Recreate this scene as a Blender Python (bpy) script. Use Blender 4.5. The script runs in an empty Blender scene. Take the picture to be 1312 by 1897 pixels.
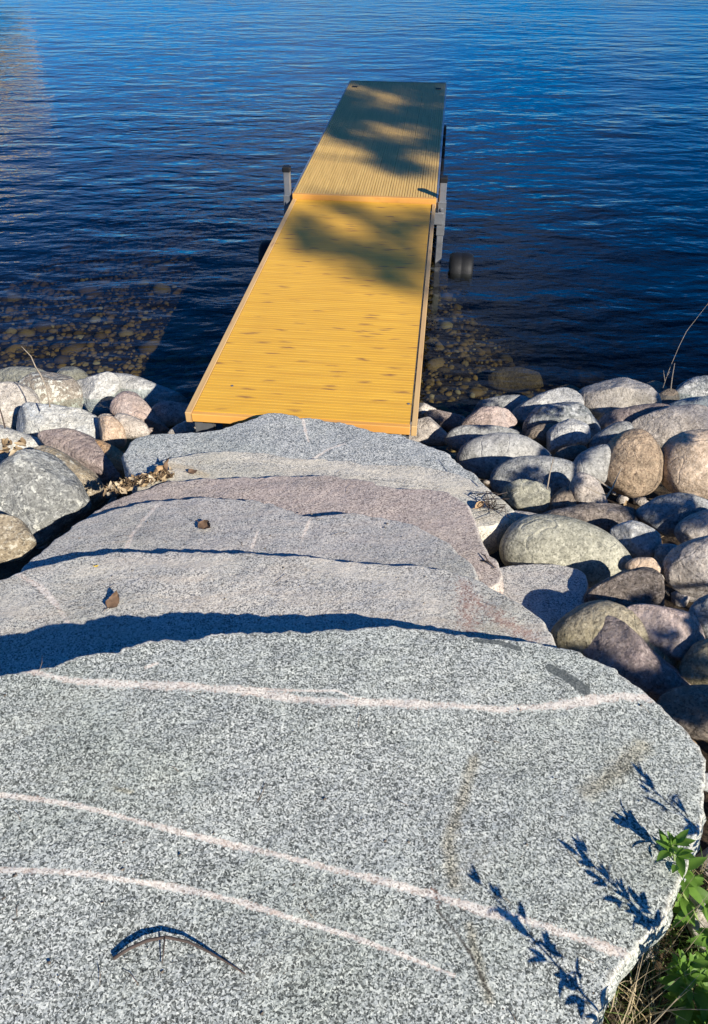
import bpy, bmesh, math, random
import numpy as np
from mathutils import Vector, Matrix, noise as mnoise

random.seed(7); np.random.seed(7)
sc = bpy.context.scene
C = sc.collection
R = math.radians

# ------------------------------------------------------------------ camera
CZ, PITCH, F, IW, IH = 2.79, R(40.4), 1425.0, 1312.0, 1897.0
cam_d = bpy.data.cameras.new('camera'); cam = bpy.data.objects.new('camera', cam_d); C.objects.link(cam)
cam.location = (0, 0, CZ); cam.rotation_euler = (R(90) - PITCH, 0, 0)
cam_d.sensor_fit = 'VERTICAL'; cam_d.sensor_height = 24.0; cam_d.lens = 24.0 * F / IH
cam_d.clip_start = 0.05; cam_d.clip_end = 2000
sc.camera = cam

# ------------------------------------------------------------------ sky and sun
SUN_EL, SUN_AZ = R(31), R(180 - 37)          # azimuth clockwise from +Y: the sun stands behind and to the right
world = bpy.data.worlds.new('World'); sc.world = world; world.use_nodes = True
wn, wl = world.node_tree.nodes, world.node_tree.links
wn.clear()
sky = wn.new('ShaderNodeTexSky'); sky.sky_type = 'NISHITA'; sky.sun_disc = False
sky.sun_elevation = SUN_EL; sky.sun_rotation = SUN_AZ
sky.air_density = 1.0; sky.dust_density = 0.15; sky.ozone_density = 7.0
bg = wn.new('ShaderNodeBackground'); bg.inputs['Strength'].default_value = 0.052
out = wn.new('ShaderNodeOutputWorld')
# thin, even cloud streaks over the whole sky (seen only mirrored in the lake)
tc = wn.new('ShaderNodeTexCoord'); sep = wn.new('ShaderNodeSeparateXYZ'); wl.new(tc.outputs['Generated'], sep.inputs[0])
mz = wn.new('ShaderNodeMath'); mz.operation = 'ADD'; mz.inputs[1].default_value = 0.12; wl.new(sep.outputs['Z'], mz.inputs[0])
dv = wn.new('ShaderNodeVectorMath'); dv.operation = 'DIVIDE'
cmb = wn.new('ShaderNodeCombineXYZ')
for i in range(3): wl.new(mz.outputs[0], cmb.inputs[i])
wl.new(tc.outputs['Generated'], dv.inputs[0]); wl.new(cmb.outputs[0], dv.inputs[1])
cn = wn.new('ShaderNodeTexNoise'); cn.inputs['Scale'].default_value = 0.85; cn.inputs['Detail'].default_value = 6
cn.inputs['Roughness'].default_value = 0.6
cmap = wn.new('ShaderNodeMapping'); cmap.inputs['Location'].default_value = (90.1, 47.7, 121.9)
wl.new(dv.outputs[0], cmap.inputs[0]); wl.new(cmap.outputs[0], cn.inputs['Vector'])
cr = wn.new('ShaderNodeValToRGB'); cr.color_ramp.elements[0].position = 0.50; cr.color_ramp.elements[1].position = 0.74
cr.color_ramp.elements[0].color = (0, 0, 0, 1); cr.color_ramp.elements[1].color = (.7, .7, .7, 1)
wl.new(cn.outputs['Fac'], cr.inputs[0])
cm = wn.new('ShaderNodeMixRGB'); cm.inputs[2].default_value = (6.0, 6.6, 7.6, 1)
hs = wn.new('ShaderNodeHueSaturation'); hs.inputs['Saturation'].default_value = 1.75; hs.inputs['Value'].default_value = 1.15
tn = wn.new('ShaderNodeMixRGB'); tn.blend_type = 'MULTIPLY'; tn.inputs[0].default_value = 1.; tn.inputs[2].default_value = (.90, 1.0, 1.24, 1)
wl.new(sky.outputs[0], tn.inputs[1]); wl.new(tn.outputs[0], hs.inputs['Color'])
wl.new(cr.outputs[0], cm.inputs[0]); wl.new(hs.outputs[0], cm.inputs[1])
wl.new(cm.outputs[0], bg.inputs['Color']); wl.new(bg.outputs[0], out.inputs[0])

sun_d = bpy.data.lights.new('sun', 'SUN'); sun = bpy.data.objects.new('sun', sun_d); C.objects.link(sun)
SDIR = Vector((math.sin(SUN_AZ) * math.cos(SUN_EL), math.cos(SUN_AZ) * math.cos(SUN_EL), math.sin(SUN_EL)))
sun.rotation_euler = (-SDIR).to_track_quat('-Z', 'Y').to_euler()
sun_d.energy = 5.0; sun_d.angle = R(0.53); sun_d.color = (1.0, 0.93, 0.82)

sc.view_settings.view_transform = 'Standard'; sc.view_settings.look = 'None'
sc.view_settings.exposure = 0.68; sc.view_settings.gamma = 1.0; sc.view_settings.use_curve_mapping = False
sc.cycles.use_denoising = True
sc.cycles.max_bounces = 8; sc.cycles.transparent_max_bounces = 12
sc.cycles.caustics_reflective = False; sc.cycles.caustics_refractive = False

# ------------------------------------------------------------------ measuring: a pixel of the photo as a ray from where it was taken
cp, sp_ = math.cos(PITCH), math.sin(PITCH)
def ray(x, y):
    u, v = (x - IW / 2) / F, (y - IH / 2) / F
    return np.array([u, cp - sp_ * v, -sp_ - cp * v])
def onplane(x, y, z0, Y0=0., a=0., b=0.):
    d = ray(x, y)
    t = (z0 - a * Y0 - CZ) / (d[2] - a * d[1] - b * d[0])
    return np.array([0, 0, CZ]) + t * d
def atdepth(x, y, t): return np.array([0, 0, CZ]) + t * ray(x, y)

# ------------------------------------------------------------------ mesh helpers
def obj(name, me, mat=None, parent=None, loc=None):
    o = bpy.data.objects.new(name, me); C.objects.link(o)
    if mat is not None and not me.materials: me.materials.append(mat)
    if loc is not None: o.location = loc
    if parent is not None: o.parent = parent
    return o
def mesh(name, v, f, smooth=False):
    me = bpy.data.meshes.new(name)
    me.from_pydata([tuple(map(float, p)) for p in v], [], [tuple(map(int, q)) for q in f]); me.update()
    if smooth: me.polygons.foreach_set('use_smooth', [True] * len(me.polygons))
    return me
def tag(o, label=None, cat=None, group=None, kind=None):
    if label: o['label'] = label
    if cat: o['category'] = cat
    if group: o['group'] = group
    if kind: o['kind'] = kind
    return o
def empty(name, loc, label=None, cat=None, group=None):
    o = bpy.data.objects.new(name, None); C.objects.link(o); o.location = loc; o.empty_display_size = .1
    return tag(o, label, cat, group)
def boxmesh(name, x0, x1, y0, y1, z0, z1, bev=0.):
    bm = bmesh.new(); bmesh.ops.create_cube(bm, size=1)
    for v in bm.verts:
        v.co.x = x0 + (v.co.x + .5) * (x1 - x0); v.co.y = y0 + (v.co.y + .5) * (y1 - y0); v.co.z = z0 + (v.co.z + .5) * (z1 - z0)
    if bev: bmesh.ops.bevel(bm, geom=bm.edges[:] , offset=bev, segments=1, affect='EDGES')
    me = bpy.data.meshes.new(name); bm.to_mesh(me); bm.free(); return me
def tube(pts, rad, n=6):
    """tapered tube along points; rad = list of radii"""
    V, Fc = [], []
    pts = [Vector(p) for p in pts]
    for i, p in enumerate(pts):
        d = (pts[min(i + 1, len(pts) - 1)] - pts[max(i - 1, 0)]).normalized()
        a = d.cross(Vector((0, 0, 1)) if abs(d.z) < .9 else Vector((1, 0, 0))).normalized(); b = d.cross(a)
        for k in range(n):
            an = 2 * math.pi * k / n
            V.append(p + (a * math.cos(an) + b * math.sin(an)) * rad[i])
    for i in range(len(pts) - 1):
        for k in range(n):
            Fc.append((i * n + k, i * n + (k + 1) % n, (i + 1) * n + (k + 1) % n, (i + 1) * n + k))
    Fc.append(tuple(range(n - 1, -1, -1))); Fc.append(tuple((len(pts) - 1) * n + k for k in range(n)))
    return V, Fc
def join(parts):
    V, Fc = [], []
    for v, f in parts:
        o = len(V); V += list(v); Fc += [tuple(i + o for i in q) for q in f]
    return V, Fc
def chaikin(P, n):
    P = np.asarray(P, float)
    for _ in range(n):
        Q = np.roll(P, -1, 0)
        P = np.stack([.75 * P + .25 * Q, .25 * P + .75 * Q], 1).reshape(-1, P.shape[1])
    return P
def polar(P, c, n):
    """radius of a closed outline P round c at n even angles"""
    ang = np.linspace(-math.pi, math.pi, n, endpoint=False); r = np.zeros(n)
    A = P - c; B = np.roll(A, -1, 0)
    for i, t in enumerate(ang):
        d = np.array([math.cos(t), math.sin(t)])
        e = B - A
        den = d[0] * e[:, 1] - d[1] * e[:, 0]
        den = np.where(abs(den) < 1e-12, 1e-12, den)
        s = (A[:, 0] * e[:, 1] - A[:, 1] * e[:, 0]) / den
        u = (A[:, 0] * d[1] - A[:, 1] * d[0]) / den
        ok = (u >= -1e-6) & (u <= 1 + 1e-6) & (s > 0)
        r[i] = s[ok].max() if ok.any() else np.nan
    bad = np.isnan(r)
    if bad.any(): r[bad] = np.interp(ang[bad], ang[~bad], r[~bad])
    return ang, r
def centroid(P):
    Q = np.roll(P, -1, 0); cr_ = P[:, 0] * Q[:, 1] - Q[:, 0] * P[:, 1]; A = cr_.sum() / 2
    return np.array([((P[:, 0] + Q[:, 0]) * cr_).sum() / (6 * A), ((P[:, 1] + Q[:, 1]) * cr_).sum() / (6 * A)]), abs(A)
def fbm(p, oct=4, lac=2.0, gain=.5):
    s, a = 0., 1.
    v = Vector(p)
    for _ in range(oct):
        s += a * mnoise.noise(v); v = v * lac; a *= gain
    return s

# ------------------------------------------------------------------ materials
class N:
    def __init__(self, name, rough=.8, spec=.3):
        m = bpy.data.materials.new(name); m.use_nodes = True; self.m = m
        self.n, self.l = m.node_tree.nodes, m.node_tree.links
        self.b = self.n['Principled BSDF']; self.b.inputs['Roughness'].default_value = rough
        self.b.inputs['Specular IOR Level'].default_value = spec
        self.tc = self.n.new('ShaderNodeTexCoord')
    def link(self, a, b): self.l.new(a, b)
    def mapping(self, scale=(1, 1, 1), rot=(0, 0, 0), src=None, rnd=False):
        mp = self.n.new('ShaderNodeMapping'); mp.inputs['Scale'].default_value = scale; mp.inputs['Rotation'].default_value = rot
        self.l.new(src or self.tc.outputs['Object'], mp.inputs[0])
        if rnd:
            oi = self.n.new('ShaderNodeObjectInfo'); ml = self.math('MULTIPLY', oi.outputs['Random'], 37.)
            cb = self.n.new('ShaderNodeCombineXYZ')
            for i in range(3): self.l.new(ml, cb.inputs[i])
            self.l.new(cb.outputs[0], mp.inputs['Location'])
        return mp.outputs[0]
    def noise(self, vec, scale, detail=4, rough=.55, dist=0.):
        t = self.n.new('ShaderNodeTexNoise'); t.inputs['Scale'].default_value = scale; t.inputs['Detail'].default_value = detail
        t.inputs['Roughness'].default_value = rough; t.inputs['Distortion'].default_value = dist
        self.l.new(vec, t.inputs['Vector']); return t
    def voronoi(self, vec, scale, feature='F1'):
        t = self.n.new('ShaderNodeTexVoronoi'); t.inputs['Scale'].default_value = scale; t.feature = feature
        self.l.new(vec, t.inputs['Vector']); return t
    def math(self, op, a, b=None, clamp=False):
        t = self.n.new('ShaderNodeMath'); t.operation = op; t.use_clamp = clamp
        for i, s in enumerate((a, b)):
            if s is None: continue
            if isinstance(s, (int, float)): t.inputs[i].default_value = s
            else: self.l.new(s, t.inputs[i])
        return t.outputs[0]
    def ramp(self, src, stops, interp='LINEAR'):
        t = self.n.new('ShaderNodeValToRGB'); t.color_ramp.interpolation = interp
        e = t.color_ramp.elements
        while len(e) < len(stops): e.new(.5)
        for k, (p, c) in enumerate(stops):
            e[k].position = p; e[k].color = (c, c, c, 1) if isinstance(c, (int, float)) else (*c, 1)
        self.l.new(src, t.inputs[0]); return t.outputs[0]
    def mix(self, fac, a, b, mode='MIX'):
        t = self.n.new('ShaderNodeMixRGB'); t.blend_type = mode
        for i, s in enumerate((fac, a, b)):
            if isinstance(s, (int, float)): t.inputs[i].default_value = s if i == 0 else (s, s, s, 1)
            elif isinstance(s, tuple): t.inputs[i].default_value = (*s, 1)
            else: self.l.new(s, t.inputs[i])
        return t.outputs[0]
    def attr(self, name):
        t = self.n.new('ShaderNodeAttribute'); t.attribute_name = name; return t.outputs['Fac']
    def sepx(self, src, k=0):
        t = self.n.new('ShaderNodeSeparateColor'); self.l.new(src, t.inputs[0]); return t.outputs[k]
    def warp(self, vec, scale, amt):
        nz = self.noise(vec, scale, 2)
        s = self.n.new('ShaderNodeVectorMath'); s.operation = 'SUBTRACT'; self.l.new(nz.outputs['Color'], s.inputs[0]); s.inputs[1].default_value = (.5, .5, .5)
        k = self.n.new('ShaderNodeVectorMath'); k.operation = 'SCALE'; self.l.new(s.outputs[0], k.inputs[0]); k.inputs['Scale'].default_value = amt
        a = self.n.new('ShaderNodeVectorMath'); a.operation = 'ADD'; self.l.new(vec, a.inputs[0]); self.l.new(k.outputs[0], a.inputs[1])
        return a.outputs[0]
    def bump(self, h, strength=.5, dist=.01, prev=None):
        t = self.n.new('ShaderNodeBump'); t.inputs['Strength'].default_value = strength; t.inputs['Distance'].default_value = dist
        self.l.new(h, t.inputs['Height'])
        if prev is not None: self.l.new(prev, t.inputs['Normal'])
        return t.outputs[0]
    def done(self, col=None, nrm=None):
        if col is not None:
            if isinstance(col, tuple): self.b.inputs['Base Color'].default_value = (*col, 1)
            else: self.l.new(col, self.b.inputs['Base Color'])
        if nrm is not None: self.l.new(nrm, self.b.inputs['Normal'])
        return self.m

def granite(name, cols, scale=230., band=None, bandrot=0., bandstr=.5, tint=None, tintscale=2.5, warm=(1., .985, .93)):
    """cols = dark, mid, light, white crystal colours"""
    s = N(name, rough=.75, spec=.35)
    o = s.tc.outputs['Object']
    w = s.warp(o, 90., .012)
    st = s.mapping((1, 1, .6), (0, 0, .5), src=w)
    v1 = s.voronoi(st, scale); r1 = s.sepx(v1.outputs['Color'])
    big = s.noise(o, 5., 4, .6).outputs['Fac']
    r = s.math('ADD', r1, s.math('MULTIPLY', s.math('SUBTRACT', big, .5), .5))
    d, m, l, h = cols
    c = s.ramp(r, [(.0, d), (.23, d), (.29, m), (.42, m), (.50, l), (.72, l), (.80, h)])
    v2 = s.voronoi(w, scale * 2.3); c = s.mix(.2, c, s.ramp(s.sepx(v2.outputs['Color'], 1), [(.1, d), (.45, m), (.8, h)]))
    # scattered large black mica spots
    v3 = s.voronoi(w, scale * .32); sp = s.math('LESS_THAN', s.sepx(v3.outputs['Color'], 2), .07)
    near = s.math('LESS_THAN', v3.outputs['Distance'], .33)
    c = s.mix(s.math('MULTIPLY', s.math('MULTIPLY', sp, near), .75), c, tuple(x * .55 for x in d))
    # broad tonal drift and banding
    if tint:
        tn = s.ramp(s.noise(o, tintscale, 5, .6).outputs['Fac'], [(.42, 0.), (.68, 1.)])
        c = s.mix(s.math('MULTIPLY', tn, .55), c, s.mix(.75, c, tint, 'MULTIPLY'))
    if band:
        bw = s.warp(o, 2.2, .25)
        bm_ = s.mapping((1.2, 14, 6), (0, 0, bandrot), src=bw)
        bn = s.ramp(s.noise(bm_, 1.6, 5, .65).outputs['Fac'], [(.45, 0.), (.62, 1.)])
        grain = s.ramp(s.noise(o, 160, 2).outputs['Fac'], [(.35, .35), (.6, 1.)])
        c = s.mix(s.math('MULTIPLY', s.math('MULTIPLY', bn, bandstr), grain), c, band)
    # weathering: grimy, mossy and bleached areas, small pits
    st1 = s.ramp(s.noise(o, 1.7, 6, .65, .5).outputs['Fac'], [(.45, 0.), (.7, 1.)])
    c = s.mix(s.math('MULTIPLY', st1, .5), c, s.mix(1., c, (.70, .74, .66), 'MULTIPLY'))
    st2 = s.ramp(s.noise(o, 3.1, 6, .7, .8).outputs['Fac'], [(.56, 0.), (.72, 1.)])
    c = s.mix(s.math('MULTIPLY', st2, .35), c, s.mix(.5, c, (.60, .57, .50)))
    pit = s.ramp(s.voronoi(s.warp(o, 12., .05), 19.).outputs['Distance'], [(.05, 1.), (.11, 0.)])
    c = s.mix(s.math('MULTIPLY', pit, .55), c, (.05, .05, .045))
    # veins and patches stored on the mesh
    j = s.noise(o, 38., 4, .7).outputs['Fac']; jj = s.math('MULTIPLY', s.math('SUBTRACT', j, .5), 1.5)
    wide = s.math('MULTIPLY', s.math('SUBTRACT', s.noise(o, 7., 3, .6).outputs['Fac'], .5), 2.2)
    vn = s.ramp(s.math('ADD', s.math('ADD', s.attr('vein'), wide), s.math('ADD', s.math('MULTIPLY', jj, 1.2), s.math('MULTIPLY', s.math('SUBTRACT', r1, .5), .7))), [(.0, 1.), (.75, 1.), (1., 0.)])
    vgr = s.ramp(r1, [(.0, (.22, .18, .16)), (.12, (.40, .34, .30)), (.3, (.62, .55, .50)), (.75, (.76, .71, .66))])
    vgr = s.mix(s.ramp(s.noise(o, 22., 3).outputs['Fac'], [(.52, 0.), (.7, .5)]), vgr, (.56, .41, .34))
    c = s.mix(s.math('MULTIPLY', vn, .9), c, vgr)
    rd = s.ramp(s.math('ADD', s.math('ADD', s.attr('red'), s.math('MULTIPLY', jj, 2.2)), s.math('SUBTRACT', r1, .5)), [(.0, .8), (2.2, 0.)])
    c = s.mix(rd, c, s.mix(.62, c, (.34, .16, .12)))
    pl_ = s.ramp(s.math('ADD', s.attr('pale'), s.math('MULTIPLY', jj, 1.6)), [(.1, .62), (1.3, 0.)])
    c = s.mix(pl_, c, s.mix(.6, c, (.66, .61, .53)))
    eg = s.ramp(s.math('ADD', s.attr('rim'), s.math('MULTIPLY', jj, 1.3)), [(.1, .6), (1., 0.)])
    c = s.mix(eg, c, s.mix(.65, c, (.66, .62, .56)))
    dk = s.ramp(s.math('ADD', s.attr('dark'), s.math('MULTIPLY', jj, .35)), [(.8, .95), (1.05, 0.)])
    c = s.mix(dk, c, s.mix(.14, (.055, .065, .068), c))
    ol = s.ramp(s.math('ADD', s.attr('olive'), jj), [(.2, .6), (1.1, 0.)])
    c = s.mix(ol, c, s.mix(.85, c, (.80, .66, .46), 'MULTIPLY'))
    c = s.mix(1., c, warm, 'MULTIPLY')
    # thin cracks with rusty lips
    ck = s.ramp(s.math('ADD', s.attr('crack'), s.math('MULTIPLY', jj, 1.1)), [(.3, 1.), (1.1, 0.)])
    c = s.mix(s.math('MULTIPLY', ck, .95), c, s.mix(.85, c, (.035, .028, .02)))
    hb = s.math('ADD', s.math('MULTIPLY', s.noise(o, 60., 5, .65).outputs['Fac'], 1.), s.math('MULTIPLY', r1, .25))
    n1 = s.bump(hb, .55, .006)
    n2 = s.bump(s.noise(o, 9., 4, .6).outputs['Fac'], .3, .02, n1)
    return s.done(c, n2)

def rock_mat(name, base, second, speck=(.6, .58, .54), dark=(.1, .1, .1), lichen=None, lich=.0, grain=150., patch=3.2, bumpy=1., streak=None):
    s = N(name, rough=.82, spec=.25)
    o = s.mapping(rnd=True)
    p = s.ramp(s.noise(o, patch, 5, .62, .6).outputs['Fac'], [(.38, 0.), (.64, 1.)])
    c = s.mix(p, base, second)
    if streak:
        sv = s.mapping((3, 3, 16), (.5, .4, .3), src=s.warp(o, 3., .3))
        c = s.mix(s.ramp(s.noise(sv, 1.2, 5, .65).outputs['Fac'], [(.48, 0.), (.66, .75)]), c, streak)
    v = s.voronoi(s.warp(o, 60., .02), grain); r = s.sepx(v.outputs['Color'])
    c = s.mix(s.ramp(r, [(.72, 0.), (.9, .5)]), c, speck)
    c = s.mix(s.ramp(r, [(.1, .6), (.24, 0.)]), c, dark)
    c = s.mix(.75, c, s.ramp(s.noise(o, 42., 6, .75).outputs['Fac'], [(.3, .4), (.7, 1.45)]), 'MULTIPLY')
    c = s.mix(.6, c, s.ramp(s.noise(o, 8., 6, .72, .4).outputs['Fac'], [(.3, .5), (.65, 1.3)]), 'MULTIPLY')
    if lichen:
        ln = s.math('ADD', s.noise(o, 26., 6, .72, .3).outputs['Fac'], s.math('MULTIPLY', s.noise(o, 3., 3).outputs['Fac'], .35))
        c = s.mix(s.ramp(ln, [(.76 - lich, 0.), (.80 - lich, .9)]), c, lichen)
    cv = s.ramp(s.voronoi(s.warp(o, 4., .25), 4.2, 'DISTANCE_TO_EDGE').outputs['Distance'], [(.0, 0.), (.022, 1.)])
    n0 = s.bump(cv, .35, .014)
    n1 = s.bump(s.noise(o, 26., 8, .7).outputs['Fac'], .9 * bumpy, .024, n0)
    n2 = s.bump(s.noise(o, 6., 4, .6).outputs['Fac'], .6 * bumpy, .06, n1)
    return s.done(c, n2)

def plain(name, col, rough=.6, metal=0., var=.15, scale=8., spec=.4, bumps=0.):
    s = N(name, rough, spec); s.b.inputs['Metallic'].default_value = metal
    o = s.tc.outputs['Object']
    nz = s.noise(o, scale, 5, .65).outputs['Fac']
    c = s.mix(1., s.ramp(nz, [(.25, 1 - var), (.75, 1 + var)]), col, 'MULTIPLY')
    nr = s.bump(s.noise(o, scale * 6, 4).outputs['Fac'], bumps, .005) if bumps else None
    return s.done(c, nr)

# ------------------------------------------------------------------ the ground: one sheet, bank + lake bed + far shore
def ground_z(x, y):
    if y < 4.6: z = min(.27 * (4.6 - y) - .29, .753)
    else: z = max(-.27 - .10 * (y - 4.6) - .004 * (y - 4.6) ** 2, -3.2)
    if y > 4.6 and x > .9: z -= min((x - .9) * .35, .55) * min((y - 4.6) / .7, 1.)
    if y < -3: z += min((-3 - y) * .06, 2.5)
    if y > 260: z += min((y - 260) / 30., 1) * 4.5
    z += .03 * fbm((x * 1.3, y * 1.3, 0), 3) * (1 if abs(x) < 12 and y < 20 else 0)
    return z
def axis(lo, hi, fine_lo, fine_hi, step, grow=1.16):
    a = list(np.arange(fine_lo, fine_hi + 1e-6, step)); s = step
    while a[-1] < hi: s *= grow; a.append(a[-1] + s)
    s = step
    while a[0] > lo: s *= grow; a.insert(0, a[0] - s)
    return a
def sheet(xs, ys, zf):
    nx = len(xs); V = [(x, y, zf(x, y)) for y in ys for x in xs]
    Fc = [(j * nx + i, j * nx + i + 1, (j + 1) * nx + i + 1, (j + 1) * nx + i) for j in range(len(ys) - 1) for i in range(nx - 1)]
    return V, Fc
s = N('soil', .95, .1)
o_ = s.tc.outputs['Object']
c = s.ramp(s.noise(o_, 7., 8, .7).outputs['Fac'], [(.3, (.028, .02, .014)), (.55, (.07, .052, .036)), (.75, (.15, .12, .085))])
c = s.mix(s.ramp(s.sepx(s.voronoi(s.warp(o_, 30, .04), 45.).outputs['Color']), [(.7, 0.), (.86, .6)]), c, (.17, .125, .075))
MAT_SOIL = s.done(c, s.bump(s.noise(o_, 40., 6, .7).outputs['Fac'], 1., .03))
v, f = sheet(axis(-320, 320, -4, 4, .1), axis(-60, 420, -2, 13, .1), ground_z)
tag(obj('ground', mesh('ground', v, f, True), MAT_SOIL), kind='structure')

# ------------------------------------------------------------------ lake water: a clear wavy surface over an absorbing body
s = N('lake_water')
nt = s.n; nt.remove(s.b)
outm = nt['Material Output']
o_ = s.tc.outputs['Object']
w1 = s.mapping((2.3, 4.7, 1), (0, 0, R(-8)), src=s.warp(o_, 1.2, .35))
w2 = s.mapping((1.0, 2.6, 1), (0, 0, R(12)))
w3 = s.mapping((8., 15., 1), (0, 0, R(-14)))
w4 = s.mapping((.16, .34, 1), (0, 0, R(20)))
gust = s.ramp(s.noise(w4, 1., 3).outputs['Fac'], [(.3, .5), (.7, 1.35)])
h = s.math('ADD', s.math('MULTIPLY', s.noise(w1, 1., 3, .5).outputs['Fac'], .020), s.math('MULTIPLY', s.noise(w2, 1., 2, .5).outputs['Fac'], .032))
h = s.math('ADD', h, s.math('MULTIPLY', s.noise(w3, 1., 2, .5).outputs['Fac'], .0045))
h = s.math('MULTIPLY', h, gust)
nr = s.bump(h, 1., 1.)
gl = nt.new('ShaderNodeBsdfGlossy'); gl.inputs['Roughness'].default_value = .07; s.link(nr, gl.inputs['Normal'])
tr = nt.new('ShaderNodeBsdfTransparent'); tr.inputs['Color'].default_value = (.88, .92, .92, 1)
geo = nt.new('ShaderNodeNewGeometry'); dt = nt.new('ShaderNodeVectorMath'); dt.operation = 'DOT_PRODUCT'
s.link(nr, dt.inputs[0]); s.link(geo.outputs['Incoming'], dt.inputs[1])
fac = s.math('ADD', s.math('MULTIPLY', s.math('POWER', s.math('SUBTRACT', 1., s.math('ABSOLUTE', dt.outputs['Value']), True), 5.2), 1.75), .017, True)
mx = nt.new('ShaderNodeMixShader'); s.link(fac, mx.inputs[0]); s.link(tr.outputs[0], mx.inputs[1]); s.link(gl.outputs[0], mx.inputs[2])
s.link(mx.outputs[0], outm.inputs['Surface'])
va = nt.new('ShaderNodeVolumeAbsorption'); va.inputs['Color'].default_value = (.42, .40, .24, 1); va.inputs['Density'].default_value = 1.5
s.link(va.outputs[0], outm.inputs['Volume'])
MAT_WATER = s.m
wv = [(-300, 3.2, 0), (300, 3.2, 0), (300, 400, 0), (-300, 400, 0), (-300, 3.2, -6), (300, 3.2, -6), (300, 400, -6), (-300, 400, -6)]
wf = [(0, 1, 2, 3), (7, 6, 5, 4), (0, 4, 5, 1), (1, 5, 6, 2), (2, 6, 7, 3), (3, 7, 4, 0)]
tag(obj('lake_water', mesh('lake_water', wv, wf), MAT_WATER), kind='structure')

# ------------------------------------------------------------------ the stone steps
def poly_field(P, pts, w):
    """distance of points P (n,2) to a polyline, divided by its half width there"""
    best = np.full(len(P), 9.)
    pts = np.asarray(pts, float)
    for i in range(len(pts) - 1):
        a, b = pts[i], pts[i + 1]; e = b - a
        t = np.clip(((P - a) @ e) / (e @ e), 0, 1)
        d = np.linalg.norm(P - (a + t[:, None] * e), axis=1)
        ww = w[0] + (w[1] - w[0]) * (i + t) / max(len(pts) - 1, 1)
        best = np.minimum(best, d / ww)
    return best
def slab(name, label, px, plane, mat, thick=.2, rings=60, nang=360, feats=(), bumpamp=.004, edge=.012, seed=0, rough_edge=.016, fs=1.):
    z0, Y0, a, b = plane
    P3 = np.array([onplane(x, y, *plane) for x, y in px])
    P = chaikin(P3[:, :2], 1)
    c2, area = centroid(P)
    ang, r = polar(P, c2, nang)
    V = []
    rr = r.copy()
    for i, t in enumerate(ang):
        q = Vector((math.cos(t) * r[i] * 9 + seed * 3.1, math.sin(t) * r[i] * 9, seed))
        rr[i] += rough_edge * (fbm(q, 5, 2.2, .6) - .25) - .5 * rough_edge * max(0, mnoise.noise(q * 2.7)) ** .5
    def top(x, y, d):
        z = z0 + a * (y - Y0) + b * x
        z += bumpamp * 2.2 * fbm((x * 2.2 + seed, y * 2.2, seed), 3) + bumpamp * .5 * fbm((x * 14, y * 14, seed), 3)
        e = edge * (1 + .5 * mnoise.noise(Vector((x * 4, y * 4, seed))))
        if d < e: z -= e * .55 * (1 - math.sqrt(max(0, 1 - (1 - d / e) ** 2)))
        return z
    us = list(1 - (1 - np.linspace(0, 1, rings + 1)[1:]) ** 1.25)
    V.append((c2[0], c2[1], top(c2[0], c2[1], 1)))
    for u in us:
        for i, t in enumerate(ang):
            x, y = c2[0] + math.cos(t) * rr[i] * u, c2[1] + math.sin(t) * rr[i] * u
            V.append((x, y, top(x, y, rr[i] * (1 - u))))
    for k, (du, dz) in enumerate(((.012, .03), (.016, .08), (.008, .14), (-.03, thick))):
        for i, t in enumerate(ang):
            x, y = c2[0] + math.cos(t) * rr[i], c2[1] + math.sin(t) * rr[i]
            z = top(x, y, 0) - dz
            q = du + .012 * fbm((x * 9, y * 9, z * 12 + seed), 3)
            V.append((x + math.cos(t) * q, y + math.sin(t) * q, z))
    n = nang; Fc = [(0, 1 + i, 1 + (i + 1) % n) for i in range(n)]
    nr_ = rings + 4
    for k in range(nr_ - 1):
        for i in range(n):
            Fc.append((1 + k * n + i, 1 + (k + 1) * n + i, 1 + (k + 1) * n + (i + 1) % n, 1 + k * n + (i + 1) % n))
    Fc.append(tuple(1 + (nr_ - 1) * n + i for i in range(n - 1, -1, -1)))
    cen = np.array([c2[0], c2[1], z0 + a * (c2[1] - Y0) + b * c2[0]])
    V = np.array(V); me = mesh(name, V - cen, Fc, True)
    XY = V[:, :2]
    F_ = {k: np.full(len(V), 9.) for k in ('vein', 'red', 'dark', 'crack', 'olive', 'pale')}
    F_['rim'] = np.array([9.] + [rr[i] * (1 - u) / .016 for u in us for i in range(nang)] + [3.] * (4 * nang))
    for kind, pts, w in feats:
        w3 = np.array([onplane(x, y, *plane)[:2] for x, y in pts])
        F_[kind] = np.minimum(F_[kind], poly_field(XY, w3, (w[0] * fs, w[1] * fs)))
    for k, d in F_.items():
        at = me.attributes.new(k, 'FLOAT', 'POINT'); at.data.foreach_set('value', np.asarray(d, np.float32))
    return tag(obj(name, me, mat, loc=cen), label, 'stone step')

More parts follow.
